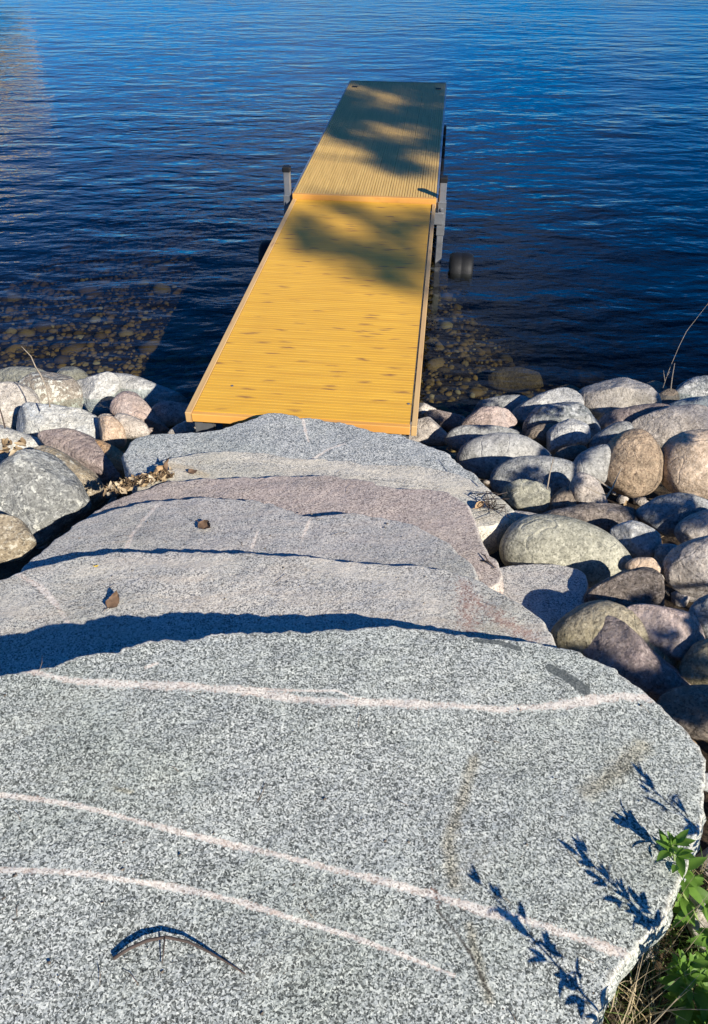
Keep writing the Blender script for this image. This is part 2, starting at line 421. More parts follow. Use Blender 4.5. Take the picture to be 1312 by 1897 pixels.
G_FRONT = granite('granite_front', ((.028, .033, .031), (.165, .18, .175), (.41, .43, .42), (.70, .715, .69)), 300., tint=(.80, .84, .80), warm=(1., 1., .945))
G_TWO = granite('granite_two', ((.10, .10, .10), (.36, .355, .35), (.56, .55, .52), (.76, .72, .66)), 260., band=(.56, .49, .42), bandrot=.5, bandstr=.6, tint=(.75, .78, .84))
G_THREE = granite('granite_three', ((.11, .11, .115), (.32, .32, .325), (.47, .465, .46), (.66, .63, .59)), 270., band=(.50, .43, .39), bandrot=1.25, bandstr=.35, tint=(.82, .82, .86))
G_PINK = granite('granite_pink', ((.13, .105, .10), (.33, .28, .26), (.47, .40, .37), (.64, .555, .51)), 250., band=(.50, .40, .37), bandrot=.2, bandstr=.35)
G_FIVE = granite('granite_five', ((.13, .13, .125), (.40, .39, .37), (.59, .56, .51), (.78, .73, .64)), 250., band=(.62, .56, .46), bandrot=.15, bandstr=.7, tint=(.78, .82, .88))
G_SIX = granite('granite_six', ((.07, .08, .09), (.24, .265, .28), (.44, .46, .47), (.68, .68, .66)), 230., tint=(.85, .9, .95))

P1 = (1.02, 1.4, -.04, -.08)
slab('stone_step', 'broad grey speckled granite slab in the foreground with pale quartz veins',
     [(-260, 1290), (-120, 1262), (0, 1247), (60, 1236), (150, 1216), (210, 1200), (290, 1183), (370, 1175), (450, 1170), (560, 1162), (680, 1160), (780, 1161), (880, 1174), (960, 1186),
      (1030, 1192), (1100, 1215), (1165, 1250), (1212, 1290), (1245, 1330), (1292, 1368), (1308, 1402), (1312, 1450), (1306, 1520), (1288, 1580), (1262, 1650), (1235, 1705), (1190, 1750), (1152, 1795),
      (1120, 1870), (1095, 1960), (1040, 2150), (800, 2400), (300, 2500), (-200, 2300), (-420, 1900), (-420, 1500)],
     P1, G_FRONT, thick=.25, rings=150, nang=760, seed=1, fs=.85, feats=[
         ('vein', [(50, 1242), (130, 1260), (230, 1268), (330, 1270), (430, 1278), (530, 1292), (620, 1300), (720, 1302), (820, 1305), (920, 1312), (1000, 1310), (1080, 1300), (1150, 1289), (1205, 1293)], (.016, .017)),
         ('vein', [(440, 1276), (540, 1278), (625, 1279), (650, 1290), (690, 1298)], (.006, .004)),
         ('vein', [(-200, 1440), (0, 1470), (130, 1488), (250, 1520), (370, 1550), (500, 1580), (620, 1612), (720, 1638), (810, 1662), (900, 1690), (1000, 1715), (1100, 1748), (1155, 1765)], (.007, .014)),
         ('vein', [(-200, 1608), (0, 1612), (120, 1615), (250, 1632), (350, 1648), (450, 1672), (550, 1705), (650, 1735), (750, 1772), (840, 1808)], (.010, .006)),
         ('vein', [(230, 1195), (330, 1180), (430, 1171), (560, 1164)], (.007, .004)),
         ('vein', [(272, 1236), (292, 1228)], (.008, .006)),
         ('dark', [(1020, 1238), (1050, 1255), (1082, 1278)], (.020, .024)),
         ('dark', [(880, 1187), (925, 1190), (960, 1202)], (.010, .014)),
         ('red', [(805, 1650), (812, 1680)], (.008, .008)),
         ('crack', [(925, 1300), (918, 1330), (898, 1375), (880, 1400), (872, 1440), (850, 1480), (835, 1500)], (.003, .0022)),
         ('crack', [(782, 1540), (795, 1590), (806, 1640), (812, 1690), (845, 1730), (872, 1770), (888, 1805), (905, 1840)], (.0055, .0065)),
         ('olive', [(880, 1400), (855, 1490), (830, 1560), (840, 1640)], (.025, .03)),
         ('olive', [(1190, 1380), (1140, 1430), (1090, 1465)], (.05, .04)),
         ('olive', [(215, 1462), (245, 1468)], (.012, .01)),
         ('olive', [(870, 1720), (890, 1800), (905, 1850)], (.02, .02)),
     ])
slab('stone_step', 'pale grey granite slab with a reddish patch and a brown leaf, second step down',
     [(-200, 1135), (-90, 1098), (0, 1071), (60, 1052), (130, 1032), (220, 1016), (330, 1021), (460, 1024), (560, 1026), (700, 1041), (820, 1050), (880, 1068), (950, 1108), (1008, 1143), (1030, 1180),
      (1040, 1230), (1000, 1300), (700, 1330), (300, 1340), (-100, 1360), (-250, 1280)],
     (.868, 2.0, -.06, .06), G_TWO, rings=70, nang=420, seed=2, feats=[
         ('red', [(858, 1080), (866, 1120), (872, 1165)], (.035, .04)), ('red', [(880, 1110), (930, 1150), (985, 1180)], (.03, .03)),
         ('vein', [(30, 1062), (70, 1085), (105, 1120), (130, 1160)], (.012, .010)),
         ('pale', [(600, 1045), (690, 1065), (770, 1085), (800, 1120)], (.09, .08)), ('pale', [(150, 1060), (300, 1045), (430, 1045)], (.05, .05)), ('pale', [(0, 1110), (40, 1130)], (.08, .06)),
         ('dark', [(60, 1085), (95, 1120), (120, 1160)], (.006, .004))])
slab('stone_step', 'blue grey granite slab crossed by tan veins, third step down',
     [(20, 1060), (60, 1035), (110, 990), (160, 955), (220, 938), (300, 922), (400, 917), (500, 928), (545, 945), (580, 957), (620, 951), (680, 950), (740, 961), (800, 985), (850, 1020), (880, 1050),
      (900, 1090), (800, 1110), (500, 1120), (200, 1120)],
     (.805, 2.38, -.06, .09), G_THREE, rings=56, nang=380, seed=3, feats=[
         ('vein', [(295, 930), (268, 960), (245, 990), (235, 1015)], (.012, .012)), ('vein', [(478, 985), (470, 1005), (465, 1020)], (.005, .006)),
         ('vein', [(575, 962), (560, 995), (552, 1028)], (.006, .006)), ('vein', [(660, 960), (655, 1000), (650, 1030)], (.003, .004)),
         ('vein', [(705, 965), (708, 1000)], (.004, .004)), ('crack', [(370, 990), (480, 985), (560, 968)], (.002, .002))])
slab('stone_step', 'pinkish purple granite slab in the middle of the steps',
     [(110, 1000), (180, 942), (230, 917), (300, 894), (340, 888), (430, 882), (520, 880), (600, 877), (640, 880), (700, 894), (760, 906), (800, 902), (845, 915), (875, 940), (888, 960), (890, 990), (905, 1025), (940, 1052), (930, 1090), (800, 1110), (450, 1080), (200, 1050)],
     (.735, 2.61, -.05, .08), G_PINK, rings=56, nang=380, seed=4)
slab('stone_step', 'cream and grey banded granite slab beneath the pink one, fifth step down',
     [(245, 905), (272, 868), (282, 858), (325, 846), (405, 834), (490, 836), (555, 848), (620, 846), (685, 858), (770, 861), (830, 870), (892, 892), (938, 928), (962, 952), (900, 985), (700, 985), (400, 970), (260, 940)],
     (.658, 2.885, -.05, .03), G_FIVE, rings=56, nang=380, seed=5, feats=[
         ('pale', [(560, 852), (620, 862), (690, 872), (760, 880), (850, 900)], (.05, .06)), ('pale', [(300, 862), (360, 872)], (.06, .05)), ('olive', [(300, 862), (340, 866), (380, 880)], (.04, .03)), ('dark', [(680, 886), (720, 890), (790, 900)], (.003, .003))])
slab('stone_step', 'grey speckled granite slab touching the near end of the dock',
     [(225, 850), (233, 828), (255, 806), (340, 802), (415, 790), (465, 775), (490, 766), (515, 763), (545, 772), (590, 774), (640, 782), (690, 797), (740, 804), (775, 818), (820, 830), (860, 862), (915, 905), (940, 940), (880, 960), (600, 950), (330, 940), (245, 890)],
     (.59, 3.34, -.05, .0), G_SIX, rings=56, nang=420, seed=6, feats=[
         ('vein', [(562, 778), (566, 800), (572, 818)], (.008, .007)), ('vein', [(580, 850), (610, 832), (640, 822)], (.008, .005))])
slab('stone_step', 'small flat grey slab beside the steps below the round greenish boulder',
     [(870, 1080), (890, 1058), (930, 1050), (960, 1044), (1000, 1041), (1050, 1044), (1080, 1055), (1091, 1066), (1088, 1110), (1070, 1135), (1040, 1170), (1020, 1220), (940, 1210), (880, 1140)],
     (.715, 1.95, -.05, .0), G_THREE, rings=44, nang=300, seed=7, rough_edge=.008)

# ------------------------------------------------------------------ boulders
_ico = {}
def ico(sub):
    if sub not in _ico:
        bm = bmesh.new(); bmesh.ops.create_icosphere(bm, subdivisions=sub, radius=1)
        _ico[sub] = (np.array([v.co[:] for v in bm.verts]), [tuple(v.index for v in f_.verts) for f_ in bm.faces]); bm.free()
    return _ico[sub]
CAMF = np.array([0, cp, -sp_]); CAMU = np.array([0, sp_, cp]); CAMR = np.array([1., 0, 0])
def boulder(label, px, mat, zoom=None, dz=0., push=1., depth=.9, facets=0, noise_amp=.06, sub=4, seed=None, soft=2, name='boulder', group=None, cat='boulder', zabs=None):
    P = np.array(px, float); push = 1 - (1 - push) * .4 if push < 1 else push
    if zoom: ox, oy, k = zoom; P = P / k + np.array([ox, oy])
    Q = chaikin(P, soft)
    c2, area = centroid(Q)
    cen = onplane(c2[0], c2[1], dz - .03, 4.6, -.27)
    if zabs is not None: cen = onplane(c2[0], c2[1], zabs)
    t = ((cen - [0, 0, CZ]) @ CAMF) * push
    cen = atdepth(c2[0], c2[1], t)
    ang, r = polar(Q, c2, 180); r = r * t / F * 1.11
    S, faces = ico(sub)
    th = np.arctan2(S[:, 1], S[:, 0]); rho = np.hypot(S[:, 0], S[:, 1])
    rt = np.interp(th, np.append(ang, math.pi), np.append(r, r[0]))
    w, h_ = (Q[:, 0].max() - Q[:, 0].min()) * t / F / 2, (Q[:, 1].max() - Q[:, 1].min()) * t / F / 2
    D = depth * min(w, h_) if depth > 0 else -depth
    k = rt * rho ** .92
    rng = np.random.RandomState((hash(label) if seed is None else seed) % 9999) if seed is not None else np.random.RandomState(sum(map(ord, label)) % 9999)
    # image y runs down: outline angle uses image axes
    X = CAMR[None] * (np.cos(th) * k)[:, None] - CAMU[None] * (np.sin(th) * k)[:, None] - CAMF[None] * (np.sign(S[:, 2]) * np.abs(S[:, 2]) ** .9 * D)[:, None]
    m = .5 * (np.mean(r) + D)
    plain_facets = facets == 0 and noise_amp >= .05
    if facets or plain_facets:
        for _ in range(facets or 4):
            n = rng.normal(size=3); n += -CAMF * .9 + np.array([0, 0, .3]); n /= np.linalg.norm(n)
            sup = (X @ n).max(); off = sup * (rng.uniform(.76, .93) if plain_facets else rng.uniform(.62, .86))
            d = X @ n - off
            X = X - np.where(d > 0, d * .93, 0)[:, None] * n[None]
    so = rng.uniform(-50, 50, 3)
    Nn = X / (np.linalg.norm(X, axis=1)[:, None] + 1e-9)
    fr1 = 1.1 / m
    disp = np.array([fbm(p * fr1 + so, 4, 2.1, .5) for p in X])
    X = X + Nn * (disp * noise_amp * m)[:, None]
    if noise_amp >= .04:
        d2 = np.array([mnoise.noise(Vector(p * fr1 * 6.5 + so)) for p in X]); X = X - Nn * (np.abs(d2) * .02 * m)[:, None]
    me = mesh(name, X, faces, True)
    o = obj(name, me, mat, loc=cen)
    return tag(o, label, cat, group)

M = {}
M['cream'] = rock_mat('stone_cream', (.46, .42, .36), (.56, .50, .43), (.68, .64, .58), (.24, .21, .18))
M['palegrey'] = rock_mat('stone_pale_grey', (.42, .42, .40), (.55, .54, .50), (.66, .65, .62), (.2, .2, .2))
M['white'] = rock_mat('stone_white', (.54, .52, .45), (.38, .41, .43), (.70, .68, .62), (.22, .21, .2), patch=2.2)
M['lichen'] = rock_mat('stone_brown_lichen', (.30, .26, .21), (.40, .35, .29), (.5, .46, .4), (.16, .13, .1), lichen=(.62, .62, .54), lich=.07)
M['pink'] = rock_mat('stone_pink', (.48, .36, .30), (.42, .36, .33), (.6, .5, .44), (.2, .16, .15))
M['peach'] = rock_mat('stone_peach', (.54, .39, .26), (.60, .46, .34), (.66, .55, .44), (.3, .2, .13))
M['purple'] = rock_mat('stone_purple', (.26, .205, .19), (.35, .285, .25), (.46, .39, .35), (.1, .085, .08), streak=(.38, .31, .26))
M['orange'] = rock_mat('stone_orange', (.50, .30, .13), (.40, .27, .16), (.56, .42, .28), (.2, .12, .07))
M['tanspeck'] = rock_mat('stone_tan_speckled', (.31, .25, .165), (.36, .30, .21), (.6, .55, .44), (.14, .11, .08), lichen=(.56, .53, .43), lich=.01)
M['greylich'] = rock_mat('stone_grey_lichen', (.23, .235, .22), (.30, .30, .275), (.5, .5, .47), (.1, .1, .1), lichen=(.58, .58, .52), lich=.055)
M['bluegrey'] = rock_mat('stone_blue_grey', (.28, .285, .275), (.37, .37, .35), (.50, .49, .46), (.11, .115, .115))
M['midgrey'] = rock_mat('stone_mid_grey', (.33, .33, .31), (.41, .40, .37), (.52, .51, .48), (.15, .15, .15), bumpy=.6)
M['speckle'] = rock_mat('stone_speckled', (.20, .22, .22), (.46, .46, .44), (.62, .62, .6), (.07, .08, .08), grain=70., patch=9.)
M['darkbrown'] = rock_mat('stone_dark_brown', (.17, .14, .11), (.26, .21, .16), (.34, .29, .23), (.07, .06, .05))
M['brown'] = rock_mat('stone_brown', (.33, .25, .17), (.45, .33, .22), (.56, .44, .31), (.15, .1, .07), patch=4.)
M['tan'] = rock_mat('stone_tan', (.46, .35, .25), (.53, .42, .31), (.62, .52, .41), (.24, .17, .11), bumpy=.7)
M['green'] = rock_mat('stone_green', (.30, .29, .225), (.40, .385, .30), (.54, .52, .42), (.13, .13, .1), grain=170., bumpy=.6)
M['rough'] = rock_mat('stone_rough', (.22, .18, .15), (.33, .28, .24), (.48, .42, .37), (.09, .075, .06), bumpy=1.7, streak=(.12, .1, .09))
M['pinkgrey'] = rock_mat('stone_pink_grey', (.42, .365, .31), (.50, .45, .395), (.60, .55, .49), (.18, .15, .13))
M['olive'] = rock_mat('stone_olive', (.30, .265, .16), (.36, .31, .22), (.48, .43, .31), (.14, .12, .08))
M['teal'] = rock_mat('stone_teal', (.28, .33, .33), (.36, .40, .39), (.46, .5, .49), (.15, .18, .18))
M['wet'] = rock_mat('stone_wet', (.12, .09, .05), (.20, .15, .085), (.27, .22, .13), (.05, .04, .025))

Z1 = (0, 620, 3.1238); Z2 = (740, 640, 2.2937); Z3 = (860, 900, 2.9027)
B = boulder
# left of the steps, from the water towards the camera
B('pale beige boulder at the waterline in the far left corner', [(-60, 230), (60, 193), (190, 193), (250, 212), (300, 260), (280, 330), (0, 340), (-70, 310)], M['cream'], Z1, push=1.03)
B('pale boulder peeking over the lichen-patched one at the waterline', [(325, 215), (370, 190), (420, 185), (470, 205), (512, 245), (500, 290), (440, 330), (350, 300)], M['cream'], Z1, push=1.03)
B('long low grey boulder at the waterline with dock shadow across its end', [(600, 260), (640, 235), (720, 235), (800, 250), (900, 290), (1000, 325), (1070, 370), (1060, 420), (960, 440), (850, 440), (740, 360), (640, 320)], M['palegrey'], Z1, push=1.02, sub=5)
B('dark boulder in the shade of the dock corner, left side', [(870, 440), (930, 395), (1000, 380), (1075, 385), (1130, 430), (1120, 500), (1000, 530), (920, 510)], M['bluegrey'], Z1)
B('brown boulder with a white lichen patch behind the dry twig', [(118, 295), (200, 235), (290, 210), (370, 215), (430, 280), (480, 350), (518, 440), (490, 480), (420, 470), (330, 460), (240, 430), (180, 360)], M['lichen'], Z1, facets=3, soft=1, sub=5)
B('cream boulder cut by the left edge of the photo near the water', [(-100, 310), (0, 283), (100, 292), (170, 320), (210, 385), (190, 450), (130, 520), (75, 560), (0, 550), (-100, 530)], M['cream'], Z1, sub=5)
B('upright pale grey boulder with a hollow face', [(440, 270), (510, 240), (560, 225), (620, 223), (680, 250), (699, 300), (672, 380), (632, 440), (580, 467), (530, 455), (500, 400), (480, 330)], M['palegrey'], Z1, facets=4, soft=1, sub=5)
B('slanting pink boulder between the upright grey one and the dock', [(648, 420), (690, 360), (730, 337), (800, 350), (850, 395), (900, 450), (975, 525), (965, 555), (900, 575), (800, 560), (720, 500), (655, 460)], M['pink'], Z1, facets=3, soft=1, sub=5)
B('flat grey pink rock under the slanting pink boulder', [(640, 480), (700, 455), (790, 480), (860, 540), (870, 590), (760, 600), (690, 590)], M['pinkgrey'], Z1, push=.985)
B('large whitish boulder with a dark grey left shoulder', [(82, 530), (120, 440), (190, 395), (290, 390), (400, 420), (490, 450), (560, 500), (583, 570), (572, 620), (480, 640), (380, 640), (280, 610), (170, 600), (100, 580)], M['white'], Z1, facets=4, soft=1, sub=5)
B('peach coloured egg-shaped stone beside the top of the lowest step', [(568, 490), (620, 468), (680, 490), (712, 550), (728, 620), (702, 652), (640, 638), (582, 602), (560, 540)], M['peach'], Z1, push=.975, facets=2)
B('small flat stone wedged above the peach egg-shaped stone', [(560, 478), (600, 455), (655, 462), (640, 490), (590, 500)], M['pinkgrey'], Z1, push=.985, sub=3)
B('small white pebble left of the peach egg-shaped stone', [(515, 465), (550, 462), (568, 485), (555, 505), (525, 500)], M['white'], Z1, push=.975, sub=3)
B('white flat-topped boulder at the left edge with dead leaves in its hollow', [(-90, 545), (0, 530), (60, 555), (150, 590), (240, 610), (260, 680), (120, 720), (0, 800), (-90, 780)], M['white'], Z1, push=1.0, facets=2, sub=5)
B('small brown stone on the white boulder at the left edge', [(-12, 672), (15, 664), (38, 676), (20, 688), (-8, 688)], M['orange'], Z1, push=.90, sub=3)
B('orange sided boulder tucked behind the purple angular one', [(525, 615), (600, 618), (690, 660), (740, 710), (787, 775), (740, 805), (680, 840), (620, 820), (560, 720)], M['orange'], Z1, facets=3, soft=1, push=.99)
B('purple grey angular boulder among the left rocks', [(232, 585), (310, 558), (420, 560), (500, 590), (620, 660), (692, 700), (697, 790), (682, 835), (622, 875), (590, 900), (500, 860), (400, 780), (300, 700), (236, 655)], M['purple'], Z1, facets=6, soft=1, push=.96, sub=5)
B('tan speckled boulder leaning on the grey lichen boulder', [(175, 700), (230, 655), (290, 655), (400, 718), (500, 780), (560, 840), (599, 932), (552, 985), (488, 1015), (400, 980), (300, 850)], M['tanspeck'], Z1, facets=3, soft=1, push=.97, sub=5)
B('big grey boulder dotted with white lichen at the left edge', [(-40, 850), (30, 760), (110, 700), (180, 683), (260, 700), (340, 755), (420, 850), (472, 950), (488, 1012), (400, 1072), (300, 1145), (210, 1215), (130, 1200), (40, 1150), (-60, 1080), (-80, 950)], M['greylich'], Z1, facets=4, soft=1, push=.93, sub=5)
B('brown grey boulder at the left edge in front of the lichen boulder', [(-110, 1070), (0, 1048), (90, 1065), (150, 1130), (212, 1245), (120, 1283), (0, 1315), (-110, 1330)], M['tanspeck'], Z1, facets=3, soft=1, push=.90)
B('pale stone half hidden under the left corner of the dock', [(970, 570), (1020, 530), (1080, 500), (1130, 470), (1170, 520), (1170, 560), (1080, 590), (1000, 590)], M['cream'], Z1, push=.97, facets=3)

# right of the steps
B('pink beige boulder under the right corner of the dock', [(0, 375), (60, 322), (130, 305), (185, 330), (222, 380), (215, 420), (100, 425), (10, 420)], M['pinkgrey'], Z2, facets=2, sub=5, dz=-.04)
B('pale stone at the waterline against the dock right edge', [(60, 250), (90, 240), (130, 258), (165, 278), (130, 310), (70, 320)], M['cream'], Z2, dz=-.04, facets=2)
B('dark purple stone between the dock corner and the gravel shallows', [(85, 305), (150, 270), (210, 288), (270, 300), (287, 330), (260, 370), (200, 365), (140, 330)], M['purple'], Z2, dz=-.06)
B('wide dark boulder at the waterline behind the pink granite stone', [(262, 300), (330, 240), (420, 220), (500, 215), (560, 225), (560, 290), (480, 330), (330, 330)], M['bluegrey'], Z2, push=1.02, dz=-.05)
B('pink granite stone with one sunlit top near the water', [(265, 345), (310, 290), (370, 262), (440, 268), (482, 300), (508, 350), (490, 385), (400, 385), (310, 370)], M['pink'], Z2, facets=3, sub=5)
B('blue grey rounded stone at the corner of the lowest step', [(203, 390), (240, 350), (300, 340), (400, 345), (480, 360), (525, 390), (470, 430), (350, 450), (260, 450), (215, 425)], M['bluegrey'], Z2)
B('large smooth grey oval boulder beside the lowest step', [(256, 475), (290, 420), (350, 390), (430, 375), (520, 390), (590, 430), (636, 478), (590, 520), (500, 550), (400, 560), (330, 556), (278, 525)], M['midgrey'], Z2, noise_amp=.03, sub=5)
B('pale grey boulder behind the black speckled boulder', [(478, 290), (530, 245), (620, 200), (700, 184), (750, 205), (775, 250), (740, 310), (640, 340), (530, 340)], M['palegrey'], Z2, push=1.01, facets=2)
B('black and white speckled boulder in the middle of the right bank', [(530, 350), (580, 270), (650, 226), (720, 233), (780, 270), (830, 298), (845, 360), (800, 415), (700, 430), (580, 410)], M['speckle'], Z2, facets=4, soft=1, sub=5)
B('small dark brown stone left of the pale pointed stone', [(528, 382), (570, 345), (640, 333), (680, 350), (660, 410), (600, 425), (556, 410)], M['darkbrown'], Z2, push=.985)
B('pale pointed grey stone leaning on the speckled boulder', [(608, 415), (640, 360), (700, 320), (750, 313), (790, 340), (804, 392), (772, 432), (700, 455), (640, 470)], M['palegrey'], Z2, push=.965, facets=3, soft=1, sub=5)
B('orange brown stone at the waterline left of the big pale boulder', [(640, 200), (700, 167), (750, 174), (780, 205), (770, 240), (690, 240)], M['brown'], Z2, push=1.03, dz=-.04)
B('big pale boulder standing highest at the right waterline', [(760, 225), (790, 175), (860, 140), (930, 121), (990, 143), (1050, 180), (1088, 222), (1090, 262), (1020, 300), (930, 315), (850, 315), (785, 280)], M['cream'], Z2, facets=3, soft=2, sub=5)
B('small yellowish stone right of the big pale boulder', [(1035, 168), (1080, 151), (1120, 163), (1134, 190), (1090, 225), (1050, 215)], M['peach'], Z2, push=1.03, dz=-.02, facets=3)
B('dark wet stone at the waterline beneath the dry stalks', [(1080, 220), (1130, 188), (1172, 188), (1190, 235), (1140, 270), (1085, 262)], M['darkbrown'], Z2, push=1.01, dz=-.02)
B('mottled dark boulder cut by the right edge at the waterline', [(1140, 250), (1190, 180), (1240, 145), (1312, 133), (1420, 145), (1440, 250), (1300, 280), (1180, 280)], M['speckle'], Z2, push=1.01, facets=2, sub=5)
B('smooth teal grey boulder cut by the right edge', [(1120, 275), (1200, 230), (1312, 218), (1430, 225), (1440, 310), (1300, 330), (1180, 320)], M['teal'], Z2, noise_amp=.03)
B('long purple grey stone below the big pale boulder', [(838, 325), (900, 280), (1000, 258), (1100, 250), (1150, 262), (1120, 310), (1020, 350), (900, 372), (848, 378)], M['purple'], Z2, push=.99)
B('dark grey stone between the purple stone and the brown round boulder', [(785, 435), (850, 370), (920, 330), (980, 328), (1020, 365), (990, 420), (880, 450), (810, 455)], M['bluegrey'], Z2, push=.985)
B('wide grey purple boulder with vertical furrows at the right edge', [(980, 345), (1050, 300), (1150, 265), (1250, 258), (1420, 290), (1440, 400), (1300, 430), (1150, 430), (1030, 410)], M['pinkgrey'], Z2, facets=3, sub=5, push=.985)
B('round standing brown boulder with rusty face', [(856, 540), (880, 450), (930, 385), (1000, 360), (1060, 388), (1100, 460), (1103, 560), (1062, 622), (980, 638), (900, 602)], M['brown'], Z2, push=.94, noise_amp=.04, sub=5)
B('large round tan boulder cut by the right edge', [(1122, 475), (1150, 410), (1220, 375), (1312, 368), (1420, 385), (1450, 500), (1420, 640), (1290, 650), (1170, 620), (1124, 555)], M['tan'], Z2, push=.93, noise_amp=.04, sub=5)
B('small dark flat stone in the gap left of the brown round boulder', [(635, 475), (700, 430), (760, 423), (800, 440), (780, 490), (700, 505)], M['darkbrown'], Z2, push=.97)
B('smooth grey boulder shaded by the round brown boulder', [(715, 570), (740, 500), (790, 450), (870, 423), (920, 450), (900, 560), (830, 590), (750, 590)], M['midgrey'], Z2, push=.965, noise_amp=.03, sub=5)
B('long blue grey oval boulder with a thin upright stalk', [(397, 575), (420, 520), (480, 485), (560, 474), (680, 485), (740, 510), (730, 580), (690, 630), (580, 650), (470, 645), (420, 625)], M['bluegrey'], Z2, push=.96, noise_amp=.03, sub=5)
B('greenish angular stone with a pink broken face', [(432, 632), (470, 590), (530, 569), (600, 590), (664, 622), (640, 692), (580, 720), (520, 718), (476, 672)], M['green'], Z2, push=.93, facets=6, soft=1, sub=5)
B('jagged grey stone in front of the brown round boulder', [(726, 565), (760, 538), (820, 558), (884, 622), (880, 680), (800, 700), (735, 695)], M['pinkgrey'], Z2, push=.925, facets=6, soft=1)
B('dark brown stone in the shade beside the jagged grey stone', [(620, 690), (665, 630), (710, 600), (745, 620), (750, 700), (680, 730)], M['darkbrown'], Z2, push=.95, facets=3)
B('flat rough brown rock with broken ridges', [(605, 722), (700, 690), (850, 670), (960, 675), (1055, 705), (1040, 760), (960, 790), (860, 800), (720, 770)], M['rough'], Z2, push=.93, facets=4, soft=1, sub=5, noise_amp=.12)
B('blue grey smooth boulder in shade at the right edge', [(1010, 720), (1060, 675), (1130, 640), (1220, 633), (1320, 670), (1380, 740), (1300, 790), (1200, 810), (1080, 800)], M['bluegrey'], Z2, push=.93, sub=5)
B('purple grey boulder cut by the right edge below the shaded one', [(1145, 255), (1170, 190), (1250, 150), (1400, 120), (1450, 260), (1330, 330), (1200, 330)], M['pinkgrey'], Z3, push=.93, sub=5)
B('low brown stone between the pink step and the greenish boulder', [(110, 200), (160, 145), (260, 140), (430, 165), (420, 240), (300, 330), (200, 330)], M['pinkgrey'], Z3, push=.985)
B('large smooth greenish oval boulder on the right bank', [(222, 335), (240, 270), (290, 210), (370, 173), (460, 168), (580, 188), (700, 228), (790, 290), (860, 370), (872, 445), (820, 500), (700, 530), (560, 520), (400, 490), (280, 450), (232, 395)], M['green'], Z3, push=.93, noise_amp=.025, sub=5)
B('pale round stone right of the large greenish boulder', [(785, 245), (850, 203), (930, 196), (1000, 230), (1047, 280), (1053, 345), (1010, 392), (920, 400), (850, 350)], M['palegrey'], Z3, push=.94, sub=5)
B('shaded flat stone right of the pale round stone', [(1030, 330), (1090, 315), (1170, 330), (1160, 420), (1100, 480), (1040, 460)], M['bluegrey'], Z3, push=.97)
B('small rust streaked stone under the pale round stone', [(872, 425), (920, 388), (1000, 385), (1053, 420), (1053, 472), (1000, 484), (890, 460)], M['peach'], Z3, push=.92, facets=2)
B('brown ridged boulder below the large greenish boulder', [(660, 610), (700, 550), (800, 500), (900, 453), (980, 448), (1040, 480), (1092, 570), (1098, 635), (1040, 680), (900, 690), (720, 670)], M['rough'], Z3, push=.91, facets=4, soft=1, sub=5)
B('pinkish boulder cut by the right edge above the dark gap', [(1090, 445), (1120, 370), (1180, 320), (1260, 290), (1420, 270), (1450, 560), (1330, 590), (1200, 585), (1125, 545)], M['pinkgrey'], Z3, push=.91, facets=2, sub=5)
B('pale pink boulder behind the purple front boulder', [(850, 690), (950, 640), (1060, 662), (1200, 683), (1244, 720), (1278, 845), (1230, 920), (1130, 930), (980, 850), (880, 760)], M['pink'], Z3, push=.90, facets=5, soft=1, sub=5)
B('long olive brown boulder beside the small flat slab', [(486, 810), (550, 720), (650, 655), (750, 633), (850, 653), (950, 720), (1050, 830), (1110, 900), (1147, 985), (1000, 1000), (700, 970), (540, 900)], M['olive'], Z3, dz=-.07, push=.885, sub=5, noise_amp=.04)
B('purple brown boulder against the foreground slab', [(655, 870), (690, 760), (760, 724), (830, 724), (900, 790), (1000, 890), (1100, 960), (1180, 1040), (1265, 1092), (1180, 1160), (1060, 1200), (920, 1150), (780, 1050), (680, 960)], M['purple'], Z3, dz=-.13, push=.855, facets=4, soft=1, sub=5)
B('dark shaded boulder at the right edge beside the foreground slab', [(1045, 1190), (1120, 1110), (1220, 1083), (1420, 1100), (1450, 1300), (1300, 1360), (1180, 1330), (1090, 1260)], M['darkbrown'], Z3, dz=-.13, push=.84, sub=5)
B('olive boulder at the right edge below the pale pink one', [(1165, 1000), (1230, 880), (1312, 828), (1420, 820), (1450, 1080), (1340, 1130), (1220, 1090)], M['olive'], Z3, dz=-.07, push=.88, sub=5)
B('blue grey boulder at the right edge below the pinkish one', [(1205, 700), (1260, 620), (1420, 570), (1450, 800), (1340, 840), (1270, 800)], M['bluegrey'], Z3, push=.9, sub=5)
B('long pale stone leaning in the soil beside the leafy weed', [(1270, 1700), (1283, 1652), (1296, 1658), (1318, 1705), (1330, 1760), (1305, 1775), (1288, 1745)], M['cream'], zabs=.79, facets=2)
B('pale stone chip at the right edge of the foreground slab', [(1288, 1436), (1312, 1432), (1340, 1440), (1340, 1470), (1292, 1462)], M['white'], zabs=.92, sub=3, facets=4)
# under water
for lb, px in (('submerged brown boulder right of the gravel shallows', [(905, 690), (950, 680), (1000, 690), (1020, 712), (960, 728), (900, 715)]),
               ('faint submerged boulder far from the right shore', [(905, 560), (940, 550), (975, 565), (960, 585), (915, 580)]),
               ('submerged brown boulder in front of the big pale boulder', [(1060, 690), (1090, 680), (1120, 690), (1115, 710), (1070, 710)]),
               ('faint submerged boulder in the middle of the right water', [(1080, 610), (1110, 600), (1140, 615), (1125, 632), (1085, 630)])):
    P = np.array(px, float); cx, cy = P.mean(0); q = onplane(cx, cy, 0)
    g = onplane(cx, cy, ground_z(q[0], q[1] + .3) + .03)
    
    boulder(lb, px, M['wet'], zabs=float(g[2]), sub=3, noise_amp=.1)

